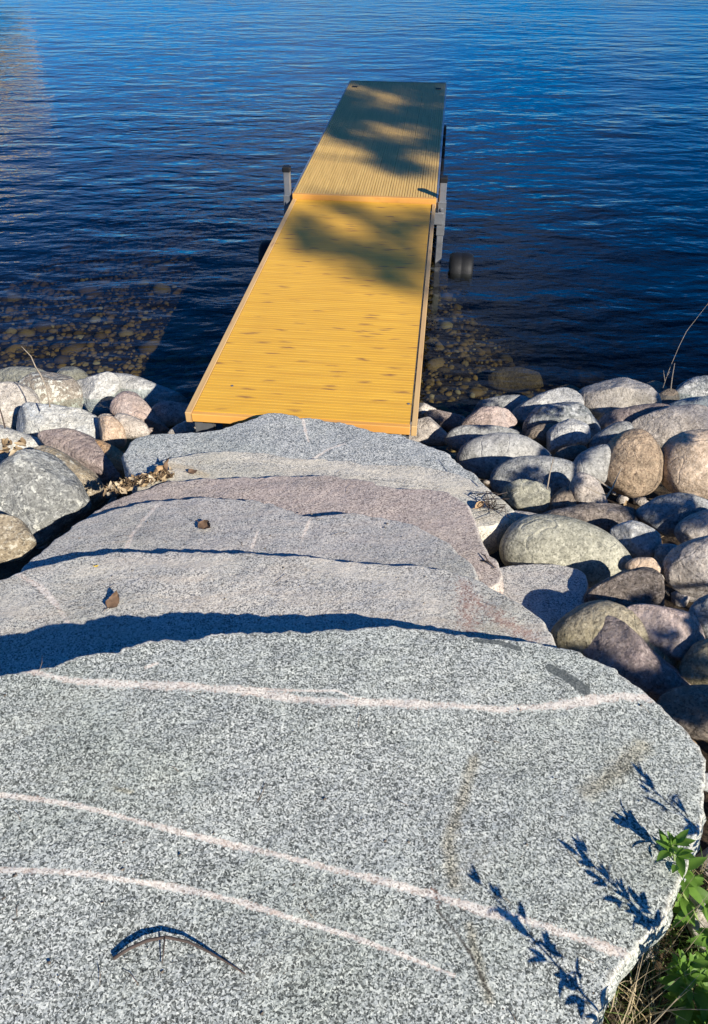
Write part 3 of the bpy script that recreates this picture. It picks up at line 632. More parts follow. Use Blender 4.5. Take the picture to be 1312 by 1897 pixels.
# ------------------------------------------------------------------ gravel on the lake bed (uncountable)
s = N('gravel', .7, .3)
g = s.n.new('ShaderNodeNewGeometry')
c = s.ramp(g.outputs['Random Per Island'], [(0, (.08, .055, .022)), (.35, (.20, .135, .045)), (.65, (.33, .22, .075)), (.86, (.28, .21, .105)), (.97, (.36, .29, .17)), (1., (.55, .5, .38))])
c = s.mix(.5, c, s.ramp(s.noise(s.tc.outputs['Object'], 60., 4).outputs['Fac'], [(.3, .5), (.7, 1.2)]), 'MULTIPLY')
MAT_GRAVEL = s.done(c)
def pebbles(name, spots, mat, kind='stuff'):
    S, faces = ico(1); V, Fc = [], []
    for (x, y, z, r_) in spots:
        sx, sy, sz = r_ * random.uniform(.8, 1.5), r_ * random.uniform(.7, 1.1), r_ * random.uniform(.4, .75)
        a_ = random.uniform(0, math.pi); ca, sa = math.cos(a_), math.sin(a_)
        J = 1 + .16 * np.random.randn(len(S), 1)
        Q = S * J * np.array([sx, sy, sz]); o = len(V)
        V += [(x + q[0] * ca - q[1] * sa, y + q[0] * sa + q[1] * ca, z + q[2]) for q in Q]
        Fc += [tuple(i + o for i in ff) for ff in faces]
    return tag(obj(name, mesh(name, V, Fc, True), mat), kind=kind)
sp = []
for _ in range(17000):
    y = 3.9 + 7.5 * random.random() ** 2.0; x = random.uniform(-3.6, 3.4)
    sp.append((x, y, ground_z(x, y) + .005, (.010 + .028 * random.random() ** 1.6) * (random.uniform(1.5, 3.2) if random.random() < .06 else 1)))
pebbles('lake_gravel', sp, MAT_GRAVEL)
sp = []
for _ in range(900):
    y = random.uniform(.2, 4.4); x = random.choice((-1, 1)) * random.uniform(.3, 2.6)
    sp.append((x, y, ground_z(x, y) + .01, random.uniform(.015, .05)))
pebbles('bank_gravel', sp, M['pinkgrey'])

# ------------------------------------------------------------------ the dock
DA = R(6.0)                                                         # the dock runs a little to the right of straight ahead
A0 = onplane(344, 762, .52); A1 = onplane(772, 795, .52)
mid = (A0 + A1) / 2; DW = float(np.linalg.norm(A1[:2] - A0[:2])); 
J0 = onplane(543, 369, .52); J1 = onplane(806, 375, .52); jm = (J0 + J1) / 2
E0 = onplane(650, 152, .555); E1 = onplane(825, 152, .555); em = (E0 + E1) / 2
DA = math.atan2(em[0] - mid[0], em[1] - mid[1])
L1 = math.hypot(*(jm - mid)[:2]); L2 = math.hypot(*(em - jm)[:2]); W = 1.245
dock = empty('dock', (mid[0], mid[1], 0), 'golden wood-look dock of two sections running out over the lake', 'dock'); dock.rotation_euler = (0, 0, -DA)

def wood(name, cols, knot, along, seam=.0, knotstr=.8):
    s = N(name, .5, .35)
    oi = s.n.new('ShaderNodeObjectInfo'); ml = s.math('MULTIPLY', oi.outputs['Random'], 9.)
    cb = s.n.new('ShaderNodeCombineXYZ'); s.link(ml, cb.inputs[0]); s.link(ml, cb.inputs[1])
    sc_ = (2.2, 45, 1) if along == 'x' else (45, 2.2, 1)
    mp = s.n.new('ShaderNodeMapping'); mp.inputs['Scale'].default_value = sc_; s.link(s.tc.outputs['Object'], mp.inputs[0]); s.link(cb.outputs[0], mp.inputs['Location'])
    gr = s.noise(mp.outputs[0], 1., 4, .6).outputs['Fac']
    c = s.ramp(gr, [(.3, cols[0]), (.55, cols[1]), (.75, cols[2])])
    ad = s.n.new('ShaderNodeVectorMath'); ad.operation = 'ADD'; s.link(s.tc.outputs['Object'], ad.inputs[0]); s.link(cb.outputs[0], ad.inputs[1])
    kv = s.mapping((5.5, 24, 1) if along == 'x' else (24, 5.5, 1), src=s.warp(ad.outputs[0], 9., .05))
    vk = s.voronoi(kv, 1.); pick = s.math('LESS_THAN', s.sepx(vk.outputs['Color']), .42)
    kd = s.math('ADD', vk.outputs['Distance'], s.math('MULTIPLY', s.math('SUBTRACT', gr, .5), .35))
    c = s.mix(s.math('MULTIPLY', pick, s.ramp(kd, [(.06, knotstr), (.34, 0.)])), c, knot)
    c = s.mix(s.ramp(s.noise(s.tc.outputs['Object'], 1.4, 3).outputs['Fac'], [(.4, 0.), (.7, .25)]), c, knot)
    return s.done(c, s.bump(gr, .25, .003))
W1 = wood('deck_wood_gold', ((.58, .305, .034), (.67, .375, .042), (.74, .43, .056)), (.27, .13, .04), 'x', knotstr=.95)
W2 = wood('deck_wood_tan', ((.50, .32, .09), (.62, .41, .125), (.68, .465, .15)), (.42, .26, .08), 'y', knotstr=.5)
WT = wood('trim_wood', ((.50, .31, .13), (.58, .38, .16), (.62, .42, .19)), (.38, .2, .09), 'y')
WF = wood('fascia_wood', ((.58, .28, .06), (.68, .35, .08), (.74, .42, .11)), (.36, .14, .05), 'x')
ALU = plain('aluminium', (.40, .41, .42), .42, .8, .35, 9.)
ALUD = plain('aluminium_weathered', (.25, .26, .27), .5, .7, .3, 14.)
BLK = plain('black_plastic', (.0045, .005, .006), .62, 0, .3, 12., bumps=.2)
SOCKET_SHADE = plain('socket_shade', (.012, .012, .012), .8)

def ridged(name, length, width, axis_, ridges, th=.03, groove=.0009, endgap=.0012, gw=.07):
    """a deck board with square ridges; axis_ = direction the ridges run"""
    prof = []; p = width / ridges
    for i in range(ridges):
        a = -width / 2 + i * p
        g_ = p * gw
        prof += [(a + (endgap if i == 0 else 0), -groove), (a + g_ * .7, -groove), (a + g_ * 1.1, 0), (a + p - g_ * 1.1, 0), (a + p - g_ * .7, -groove)]
    prof.append((width / 2 - endgap, -groove))
    prof += [(width / 2 - endgap, -th), (-width / 2 + endgap, -th)]
    n = len(prof); V = []
    for s_ in (-1, 1):
        for a, z in prof: V.append((s_ * length / 2, a, z) if axis_ == 'x' else (a, s_ * length / 2, z))
    Fc = [(i, (i + 1) % n, n + (i + 1) % n, n + i) for i in range(n)]
    if axis_ == 'x': Fc = [q[::-1] for q in Fc]
    Fc += [tuple(range(n)), tuple(range(2 * n - 1, n - 1, -1))]
    me = mesh(name, V, Fc)
    bm = bmesh.new(); bm.from_mesh(me); bmesh.ops.recalc_face_normals(bm, faces=bm.faces); bm.to_mesh(me); bm.free()
    return me
HW = W / 2
TR = .036
z1, z2 = .52, .556
# section one: boards laid across
sec1 = None
nb = 24; bw = (L1 - .03 - .02) / nb
bme = ridged('board', W - 2 * TR - .006, bw, 'x', 5)
bme.materials.append(W1)
for i in range(nb):
    obj('board', bme, None, dock, (0, .03 + bw * (i + .5), z1))
def part(name, me, mat, loc=(0, 0, 0), parent=None): return obj(name, me, mat, parent or dock, loc)
part('side_trim', boxmesh('side_trim', -HW, -HW + TR, 0, L1 - .02, z1 - .058, z1 + .004, .003), WT)
part('side_trim', boxmesh('side_trim', HW - TR + .006, HW, 0, L1 - .02, z1 - .058, z1 + .004, .003), WT)
part('end_trim', boxmesh('end_trim', -HW + TR, HW - TR, -.004, .028, z1 - .05, z1 - .001, .003), WF)
# frame under section one
for x in (-HW + .06, -.2, .2, HW - .06):
    part('joist', boxmesh('joist', x - .02, x + .02, .03, L1 - .03, z1 - .16, z1 - .032), ALUD)
# section two: boards laid lengthwise, a step higher
nb = 9; bw2 = W / nb
bme2 = ridged('plank', L2 - .03, bw2, 'y', 6, groove=.006, gw=.15); bme2.materials.append(W2)
for i in range(nb):
    obj('plank', bme2, None, dock, (-HW + bw2 * (i + .5), L1 + .03 + (L2 - .03) / 2, z2))
part('step_trim', boxmesh('step_trim', -HW - .003, HW + .003, L1 - .012, L1 + .028, z2 - .075, z2 + .003, .003), WF)
part('far_trim', boxmesh('far_trim', -HW, HW, L1 + L2 + .001, L1 + L2 + .022, z2 - .07, z2 + .002), ALUD)
for sx in (-1, 1):
    part('side_rail', boxmesh('side_rail', sx * (HW + .009) - .007, sx * (HW + .009) + .007, L1 + .03, L1 + L2, z2 - .13, z2 - .002), ALU)
    so = part('socket_shade_plate', boxmesh('socket_shade_plate', -.035, .035, -.04, .04, -.001, .0015), SOCKET_SHADE, (sx * (HW - .09), L1 + L2 - .33, z2))  # flat dark plate: the shade inside an open post socket, put in as colour
for i in range(5):
    part('bumper_clip', boxmesh('bumper_clip', 0, .03, -.05, .05, -.16, -.05, .008), BLK, (HW + .018, L1 + .9 + i * .42, z2))
for x in (-.3, .3):
    part('joist', boxmesh('joist', x - .02, x + .02, L1 + .03, L1 + L2 - .02, z2 - .15, z2 - .032), ALUD)
# posts at the joint, with sleeve, cap and foot
def post(sx, yoff, ztop):
    x = sx * (HW + .055)
    p = part('post', boxmesh('post', -.029, .029, -.029, .029, -1.1, ztop, .006), ALU, (x, L1 + yoff, 0))
    cmesh = boxmesh('cap', -.034, .034, -.034, .034, ztop - .035, ztop + .012, .008); obj('cap', cmesh, BLK, p)
    sl = boxmesh('sleeve', -.036, .036, -.036, .036, .24, .53, .004); obj('sleeve', sl, ALUD, p)
    bk = boxmesh('bracket', -.02 if sx < 0 else -.07, .07 if sx < 0 else .02, -.05, .05, .34, .44, .004); obj('bracket', bk, ALUD, p)
    obj('clamp_bolt', boxmesh('clamp_bolt', -.012, .012, -.055, -.036, .46, .484, .003), ALU, p)
post(-1, .06, .755); post(1, .04, .72)
# rolling wheels on an axle at the joint
def wheel(x, y, zc, r_, w):
    prof = [(-w / 2, r_ * .55), (-w / 2, r_ * .86), (-w / 2 + .02, r_ * .97), (-w / 4, r_), (-.008, r_ * 1.005), (0, r_ * .985), (.008, r_ * 1.005), (w / 4, r_), (w / 2 - .02, r_ * .97), (w / 2, r_ * .86), (w / 2, r_ * .55)]
    n = 40; V = []
    for xx, rr in prof:
        for k in range(n):
            a = 2 * math.pi * k / n; q = rr * (1 + (.012 if k % 4 < 2 and abs(xx) < w / 2 - .01 else 0))
            V.append((xx, q * math.cos(a), q * math.sin(a)))
    Fc = [(i * n + k, i * n + (k + 1) % n, (i + 1) * n + (k + 1) % n, (i + 1) * n + k) for i in range(len(prof) - 1) for k in range(n)]
    Fc += [tuple(range(n)), tuple((len(prof) - 1) * n + k for k in range(n - 1, -1, -1))]
    me = mesh('wheel', V, Fc, True); return part('wheel', me, BLK, (x, y, zc))
wheel(HW + .262, L1 - .08, -.035, .155, .21); wheel(-HW - .225, L1 + .02, -.035, .155, .21)
v, f = tube([(-HW - .25, L1 + .02, -.035), (HW + .28, L1 - .08, -.035)], [.018, .018], 8)
part('axle', mesh('axle', v, f, True), BLK)
# near feet: open aluminium channels
for x in (-HW + .09, HW - .17):
    pr = [(-.05, 0), (-.05, .05), (-.044, .05), (-.044, .006), (.044, .006), (.044, .05), (.05, .05), (.05, 0)]
    V = [(x + a, .02 + b, z) for z in (.14, z1 - .075) for a, b in pr]; n = len(pr)
    Fc = [(i, (i + 1) % n, n + (i + 1) % n, n + i) for i in range(n)]
    part('foot_channel', mesh('foot_channel', V, Fc), ALU)
part('cross_beam', boxmesh('cross_beam', -HW + .16, -HW + .5, .12, .22, z1 - .2, z1 - .09, .004), WT)
# two screw heads left proud in the deck
for x, y in ((-HW + .19, .30), (HW - TR - .02, .22)):
    v, f = tube([(x, y, z1 - .002), (x, y, z1 + .003)], [.008, .008], 8); part('screw', mesh('screw', v, f), ALUD)

# ------------------------------------------------------------------ dry leaves, twigs, litter
LEAFB = plain('dry_leaf_brown', (.13, .08, .048), .7, 0, .5, 40., bumps=.4)
LEAFT = plain('dry_leaf_tan', (.36, .24, .13), .7, 0, .4, 40., bumps=.4)
LEAFY = plain('yellow_leaf', (.62, .44, .06), .6)
TWIG = plain('twig_bark', (.22, .17, .125), .85, 0, .35, 60.)
TWIGP = plain('twig_pale', (.30, .25, .19), .85, 0, .3, 60.)
TWIGD = plain('twig_dark', (.075, .055, .045), .85, 0, .3, 60.)
def leaf_mesh(name, length, width, curl, seed, stem=.3, nx=14, ny=8):
    """a thin dead leaf: pointed oval, ragged rim, folded on the midrib, one side rolled up"""
    rnd = random.Random(seed); V, Fc = [], []
    for i in range(nx + 1):
        u = i / nx; w = width * (math.sin(math.pi * (u * .96 + .02) ** .8) ** .8) * (1 + .22 * rnd.uniform(-1, 1))
        for j in range(ny + 1):
            s_ = j / ny * 2 - 1; side = 1 if s_ > 0 else .35
            z = curl * side * abs(s_) ** 1.8 * width * (.7 + .5 * math.sin(u * 4 + seed)) + curl * .7 * length * max(0, u - .55) ** 2 * 3 + .02 * width * rnd.uniform(-1, 1)
            V.append((length * (u - .5), s_ * w * .5 * (1 - .45 * curl * side * abs(s_)), z))
    for i in range(nx):
        for j in range(ny):
            a = i * (ny + 1) + j; Fc.append((a, a + 1, a + ny + 2, a + ny + 1))
    if stem:
        v, f = tube([(-length * .48, 0, V[ny // 2][2]), (-length * .7, length * .05, .004), (-length * (.55 + stem), -.03 * length, .008)], [.0013, .0011, .0008], 5)
        V, Fc = join([(V, Fc), (v, f)])
    return mesh(name, V, Fc, True)
def dry_leaf(label, px, plane, length, width, curl, seed, rot, mat, lift=.004, tilt=(0, 0), name='dry_leaf'):
    p = onplane(px[0], px[1], *plane); 
    o = obj(name, leaf_mesh(name, length, width, curl, seed), mat, loc=(p[0], p[1], p[2] + lift)); o.rotation_euler = (tilt[0], tilt[1], rot)
    return tag(o, label, 'leaf')
PL2 = (.868, 2.0, -.06, .06); PL3 = (.805, 2.38, -.06, .09); PL5 = (.658, 2.885, -.05, .03)
dry_leaf('brown curled leaf with a long stem on the pale second step', (211, 1118), PL2, .058, .046, .45, 3, R(62), LEAFB, .010, (R(12), R(-10)))
dry_leaf('dark brown crumpled leaf on the blue grey third step', (380, 978), PL3, .058, .046, .5, 5, R(-30), LEAFB, .008, (R(8), R(10)))
dry_leaf('small brown leaf on the cream banded fifth step', (358, 877), PL5, .04, .034, .3, 8, R(10), LEAFB, .008)
dry_leaf('tiny yellow leaf on the pale second step', (180, 1051), PL2, .014, .010, .3, 9, R(20), LEAFY, .006)
def twig(label, pts, rads, mat, name='twig', cat='twig', side=()):
    parts = [tube(pts, rads, 6)]
    for sp2, sr in side: parts.append(tube(sp2, sr, 5))
    v, f = join(parts); return tag(obj(name, mesh(name, v, f, True), mat), label, cat)
def on1(x, y, up=.0): p = onplane(x, y, *P1); return (p[0], p[1], p[2] + up)
twig('curved dry twig lying on the foreground slab', [on1(212, 1778, .007), on1(240, 1762, .012), on1(275, 1748, .016), on1(310, 1742, .017), on1(350, 1750, .016), on1(390, 1768, .011), on1(425, 1788, .008), on1(455, 1806, .004)],
     [.0042, .004, .004, .0035, .003, .0026, .002, .0012], TWIGD, side=[([on1(308, 1744, .02), on1(306, 1762, .014), on1(301, 1788, .005)], [.0018, .0015, .001])])
def at(x, y, t): return tuple(atdepth(x, y, t))
tw = lambda zs, k: [(x / k[2] + k[0], y / k[2] + k[1]) for x, y in zs]
P = tw([(290, 420), (283, 380), (268, 300), (235, 230), (205, 185), (180, 125), (125, 68)], Z1)
twig('dry twig standing up from the left rocks against the water', [at(x, y, 4.32 - .02 * i) for i, (x, y) in enumerate(P)], [.0045, .0045, .0042, .004, .0036, .003, .0016], TWIGP)
P = tw([(30, 540), (15, 480), (0, 430), (-20, 400)], Z1)
twig('short dark twig on the cream boulder at the left edge', [at(x, y, 3.86) for x, y in P], [.004, .004, .003, .002], TWIGD)
P = tw([(1120, 180), (1140, 120), (1160, 70), (1190, 0), (1220, -60), (1290, -150), (1330, -200)], Z2)
twig('tall thin bent grass stalk over the water at the right', [at(x, y, 4.5) for x, y in P], [.002, .0018, .0016, .0014, .0012, .001, .0008], TWIGP, 'grass_stalk', 'stalk',
     side=[([at(*tw([(1128, 150)], Z2)[0], 4.5), at(*tw([(1122, 105)], Z2)[0], 4.5)], [.0025, .0015]), ([at(*tw([(1135, 135)], Z2)[0], 4.5), at(*tw([(1150, 110)], Z2)[0], 4.48)], [.002, .0012])])
P = tw([(1152, 195), (1160, 130), (1170, 75)], Z2)
twig('short straight stalk beside the tall bent grass stalk', [at(x, y, 4.48) for x, y in P], [.004, .003, .002], TWIGP, 'grass_stalk', 'stalk')
P = tw([(880, 645), (905, 605), (925, 560), (945, 520)], Z2)
twig('forked dry twig in front of the round brown boulder', [at(x, y, 3.0) for x, y in P], [.0035, .003, .0025, .0015], TWIGP,
     side=[([at(*tw([(900, 610)], Z2)[0], 3.0), at(*tw([(870, 590)], Z2)[0], 2.98), at(*tw([(838, 565)], Z2)[0], 2.97)], [.004, .003, .002]),
           ([at(*tw([(885, 640)], Z2)[0], 3.0), at(*tw([(840, 625)], Z2)[0], 2.97), at(*tw([(790, 600)], Z2)[0], 2.95)], [.003, .0025, .002])])
P = tw([(628, 610), (640, 540), (655, 478)], Z2)
twig('thin upright stalk against the long blue grey boulder', [at(x, y, 3.02) for x, y in P], [.003, .0025, .0015], TWIGP, 'grass_stalk', 'stalk')
PL4 = (.735, 2.61, -.05, .08)
def on4(x, y, up): p = onplane(x, y, *PL4); return (p[0], p[1], p[2] + up)
twig('small forked black twig at the right corner of the pink step', [on4(892, 1040, .004), on4(905, 1045, .012), on4(918, 1054, .006)], [.003, .0035, .002], TWIGD, side=[([on4(905, 1046, .01), on4(898, 1036, .018), on4(891, 1030, .012)], [.003, .0025, .0015])])
# tangle of wiry dead stems at the right end of the banded step
rt = random.Random(4); pr = []
for i in range(14):
    a = rt.uniform(0, 6.28); x, y = 908 + rt.uniform(-6, 6), 943 + rt.uniform(-4, 4)
    p0 = np.array(onplane(x, y, *PL5)) + [0, 0, .01]
    l = rt.uniform(.04, .12); pts = [p0 + np.array([math.cos(a + k * rt.uniform(-.5, .5)) * l * k / 4, math.sin(a) * l * k / 4, .05 * math.sin(k / 4 * 3.0) * rt.uniform(.2, 1)]) for k in range(5)]
    pr.append(tube(pts, [.0022, .002, .002, .0016, .001], 4))
v, f = join(pr); tag(obj('dead_stem_tuft', mesh('dead_stem_tuft', v, f, True), TWIGD), 'tangled tuft of dark dead stems at the right end of the banded step', 'dead plant')
dry_leaf('pale tan leaf caught beside the tuft of dead stems', (888, 943), PL5, .045, .035, .5, 12, R(30), LEAFT, .012)
# leaf litter in the crevice left of the banded step, and other pockets
def litter(name, label_spots, n, seed, zadd):
    rnd = random.Random(seed); parts = []
    s = leaf_mesh('tmp', .042, .024, .35, seed, 0, 6, 4); vs = [v_.co.copy() for v_ in s.vertices]; fs = [tuple(p_.vertices) for p_ in s.polygons]
    for _ in range(n):
        p = label_spots(rnd); k = rnd.uniform(.5, 1.3)
        Mx = Matrix.Translation(p) @ Matrix.Rotation(rnd.uniform(0, 6.28), 4, 'Z') @ Matrix.Rotation(rnd.uniform(-.6, .6), 4, 'X') @ Matrix.Rotation(rnd.uniform(-.6, .6), 4, 'Y') @ Matrix.Scale(k, 4)
        parts.append(([Mx @ q for q in vs], fs))
    v, f = join(parts); return mesh(name, v, f, True)
s = N('litter', .8, .2); g = s.n.new('ShaderNodeNewGeometry')
MAT_LIT = s.done(s.ramp(g.outputs['Random Per Island'], [(0, (.06, .04, .025)), (.4, (.20, .135, .075)), (.75, (.36, .27, .16)), (1, (.50, .42, .30))]))
def spot_a(r_):
    t = r_.random(); x, y = 198 + 118 * t + r_.uniform(-5, 5), 908 - 32 * t + r_.uniform(-9, 9)
    p = onplane(x, y, .665 - .02 * r_.random(), 2.7, -.06); return Vector(p)
tag(obj('leaf_litter', litter('leaf_litter', spot_a, 150, 3, 0), MAT_LIT), 'dead leaves packed in the crevice between left rocks and steps', kind='stuff')
def spot_c(r_):
    x, y = 28 + r_.uniform(-26, 26), 828 + r_.uniform(-12, 12); return Vector(atdepth(x, y, 3.36 + r_.uniform(-.03, .03)))
tag(obj('leaf_litter', litter('leaf_litter', spot_c, 16, 5, 0), MAT_LIT), 'dead leaves in the hollow of the white boulder at left', kind='stuff')
def spot_b(r_):
    x, y = r_.uniform(.72, 2.4), r_.uniform(.3, 3.9); return Vector((x, y, ground_z(x, y) + r_.uniform(.01, .05)))
tag(obj('leaf_litter', litter('leaf_litter', spot_b, 420, 6, 0), MAT_LIT), 'dead leaves in the gaps between the right rocks', kind='stuff')
dry_leaf('pale curled leaf standing on edge by the crevice of dead leaves', (292, 880), PL5, .065, .05, .6, 21, R(70), LEAFT, .026, (R(62), R(10)))
dry_leaf('dark crumpled leaf above the crevice of dead leaves', (307, 873), PL5, .06, .042, .8, 22, R(100), LEAFB, .03, (R(50), R(-30)))

# grit and needles strewn over the steps (uncountable)
rgt = random.Random(77); sp = []; needles = []
for pl, n, (xa, xb, ya, yb) in ((P1, 150, (0, 1200, 1230, 1890)), (PL2, 70, (60, 960, 1050, 1150)), (PL3, 50, (140, 830, 950, 1020)), (PL4, 40, (300, 860, 890, 950)), (PL5, 40, (320, 850, 850, 880))):
    for _ in range(n):
        p = onplane(rgt.uniform(xa, xb), rgt.uniform(ya, yb), *pl); sp.append((p[0], p[1], p[2] + .002, .0012 + .003 * rgt.random() ** 3))
    for _ in range(n // 8):
        p = Vector(onplane(rgt.uniform(xa, xb), rgt.uniform(ya, yb), *pl)) + Vector((0, 0, .004)); a = rgt.uniform(0, 6.28); l = rgt.uniform(.012, .035)
        d = Vector((math.cos(a), math.sin(a), 0)) * l; needles.append(tube([p - d, p + Vector((0, 0, .002)) + Vector((-d.y, d.x, 0)) * .15, p + d], [.0006, .0008, .0005], 4))
pebbles('stone_grit', sp, M['darkbrown'])
v, f = join(needles); tag(obj('plant_needles', mesh('plant_needles', v, f, True), TWIG), 'fine dry needles and stem bits strewn over the steps', kind='stuff')

# ------------------------------------------------------------------ weeds and grass in the lower right corner
s = N('weed_leaf', .55, .35)
g = s.n.new('ShaderNodeObjectInfo')
c = s.mix(g.outputs['Random'], (.10, .20, .028), (.17, .31, .045))
c = s.mix(.4, c, s.ramp(s.noise(s.tc.outputs['Object'], 60., 3).outputs['Fac'], [(.3, .6), (.7, 1.3)]), 'MULTIPLY')
s.b.inputs['Transmission Weight'].default_value = 0.
tl = s.n.new('ShaderNodeBsdfTranslucent'); tl.inputs['Color'].default_value = (.22, .40, .05, 1)
mxs = s.n.new('ShaderNodeMixShader'); mxs.inputs[0].default_value = .35
s.done(c); s.link(s.b.outputs[0], mxs.inputs[1]); s.link(tl.outputs[0], mxs.inputs[2]); s.link(mxs.outputs[0], s.n['Material Output'].inputs['Surface'])
MAT_LEAF = s.m
STEMG = plain('weed_stem', (.20, .27, .08), .6)
def weed_leaf_mesh(l, w, fold=.25, droop=.2):
    V, Fc = [], []; nx = 8
    for i in range(nx + 1):
        u = i / nx; ww = w * .5 * (math.sin(math.pi * u ** .85) ** .85) + .0003
        zc = -droop * l * u * u
        for s_ in (-1, -.5, 0, .5, 1): V.append((l * u, s_ * ww, zc + fold * abs(s_) * ww))
    for i in range(nx):
        for j in range(4): a = i * 5 + j; Fc.append((a, a + 1, a + 6, a + 5))
    return mesh('leaf', V, Fc, True)
LM = [weed_leaf_mesh(.040, .017), weed_leaf_mesh(.030, .015, .4, .1), weed_leaf_mesh(.052, .020, .2, .3)]
for m_ in LM: m_.materials.append(MAT_LEAF)
def weed(label, pts, nleaf, seed, leaf_scale=1., name='weed'):
    """an upright weed: curved stem with whorls of oval leaves, in threes"""
    rnd = random.Random(seed); base = Vector(pts[0]); pts = [Vector(p) - base for p in pts]
    root = empty(name, base, label, 'weed')
    n = len(pts); v, f = tube(pts, [.0042 - .0026 * i / (n - 1) for i in range(n)], 6)
    obj('stem', mesh('stem', v, f, True), STEMG, root)
    for k in range(nleaf):
        u = .18 + .82 * (k + 1) / nleaf; q = u * (n - 1); i = min(int(q), n - 2); p = pts[i].lerp(pts[i + 1], q - i)
        a0 = k * 2.4 + rnd.uniform(-.4, .4)
        # a leaflet group of three on a short stalk
        sl = rnd.uniform(.008, .026) * (1.15 - .6 * u)
        d = Vector((math.cos(a0), math.sin(a0), .55 + .5 * u)).normalized()
        tip = p + d * sl * 1.6
        v, f = tube([p, tip], [.0012, .0009], 4); obj('leaf_stalk', mesh('leaf_stalk', v, f), STEMG, root)
        for dl in (-.75, 0, .75):
            lf = obj('leaf', rnd.choice(LM), None, root, tip)
            lf.rotation_euler = (rnd.uniform(-.5, .5), -rnd.uniform(.05, .8) - (.45 if u > .85 else 0), a0 + dl + rnd.uniform(-.2, .2))
            sc2 = leaf_scale * rnd.uniform(.75, 1.15) * (1.1 - .45 * u); lf.scale = (sc2,) * 3
    return root
SOIL = .753
def W3(x, y, up=0.): return onplane(x, y, SOIL + up * 1.14)
big = lambda pts: [(1.138 * x, 1.138 * y, CZ - 1.138 * (CZ - z)) for x, y, z in pts]
weed('leafy green weed leaning over the right edge of the foreground slab', [W3(1330, 1775, 0), W3(1300, 1715, .05), W3(1262, 1650, .12), W3(1250, 1600, .19), W3(1246, 1565, .25)], 22, 11, 1.40)
weed('low bushy green weed in the lower right corner', [W3(1300, 1900, 0), W3(1292, 1860, .05), W3(1275, 1825, .10), W3(1268, 1800, .13)], 18, 23, 1.51)
weed('green weed cut by the right edge below the leaning one', [W3(1345, 1830, 0), W3(1335, 1800, .06), W3(1322, 1765, .12), W3(1318, 1730, .17)], 12, 31, 1.40)
weed('broad leaved weed cut by the bottom right corner', [W3(1340, 1960, 0), W3(1325, 1930, .04), W3(1310, 1905, .07)], 10, 37, 1.68)
# taller stems just outside the frame to the right and below: their shadows cross the slab
weed('tall green weed below the bottom right corner of the frame', big([(.585, .28, 1.0), (.575, .29, 1.17), (.56, .30, 1.34), (.525, .325, 1.49)]), 44, 41, 1.05)
weed('tall green weed beyond the right frame edge beside the leaning one', big([(.74, .40, 1.0), (.735, .42, 1.14), (.71, .44, 1.28), (.665, .50, 1.40)]), 60, 43, 1.15)
weed('bushy green weed beyond the right frame edge', big([(.69, .40, 1.0), (.70, .41, 1.10), (.69, .43, 1.2), (.66, .45, 1.28)]), 46, 53, 1.10)
weed('slender green weed beyond the right frame edge', big([(.96, .55, 1.0), (.955, .55, 1.15), (.94, .57, 1.3), (.91, .60, 1.43)]), 30, 47, 1.05)
s = N('grass', .6, .3); g = s.n.new('ShaderNodeNewGeometry')
MAT_GRASS = s.done(s.ramp(g.outputs['Random Per Island'], [(0, (.07, .14, .025)), (.45, (.11, .20, .04)), (.62, (.20, .24, .08)), (.7, (.36, .29, .15)), (1, (.26, .20, .11))]))
def blades(spots, seed, hmin=.05, hmax=.13):
    rnd = random.Random(seed); V, Fc = [], []
    for (x, y, z) in spots:
        a = rnd.uniform(0, 6.28); h_ = rnd.uniform(hmin, hmax); le = rnd.uniform(.1, .9) * h_; w = rnd.uniform(.0009, .0022)
        dx, dy = math.cos(a), math.sin(a); o = len(V)
        for k in range(5):
            u = k / 4; ww = w * (1 - u * .85); cx, cy, cz = x + dx * le * u * u, y + dy * le * u * u, z + h_ * (u - .25 * u * u * (le / h_))
            V += [(cx - dy * ww, cy + dx * ww, cz), (cx + dy * ww, cy - dx * ww, cz)]
        for k in range(4): Fc.append((o + 2 * k, o + 2 * k + 1, o + 2 * k + 3, o + 2 * k + 2))
    return V, Fc
rg = random.Random(9); spg = []
edge_x = lambda y: .57 + (y - .615) * .85
for _ in range(1500):
    y = rg.uniform(.32, .95); x = edge_x(y) + .02 + .42 * rg.random() ** 1.3
    spg.append((x, y, ground_z(x, y) - .005))
v, f = blades(spg, 3); tag(obj('grass', mesh('grass', v, f), MAT_GRASS), 'short green and dry grass growing in the lower right corner', kind='stuff')

DRY = plain('dry_grass', (.40, .32, .20), .8, 0, .3, 30.)
spd = []
for _ in range(60):
    y = rg.uniform(.42, .75); x = edge_x(y) + .02 + .10 * rg.random(); spd.append((x, y, ground_z(x, y)))
v, f = blades(spd, 8, .16, .34); tag(obj('dry_grass', mesh('dry_grass', v, f), DRY), 'thin dry grass stalks along the lower right edge of the slab', kind='stuff')

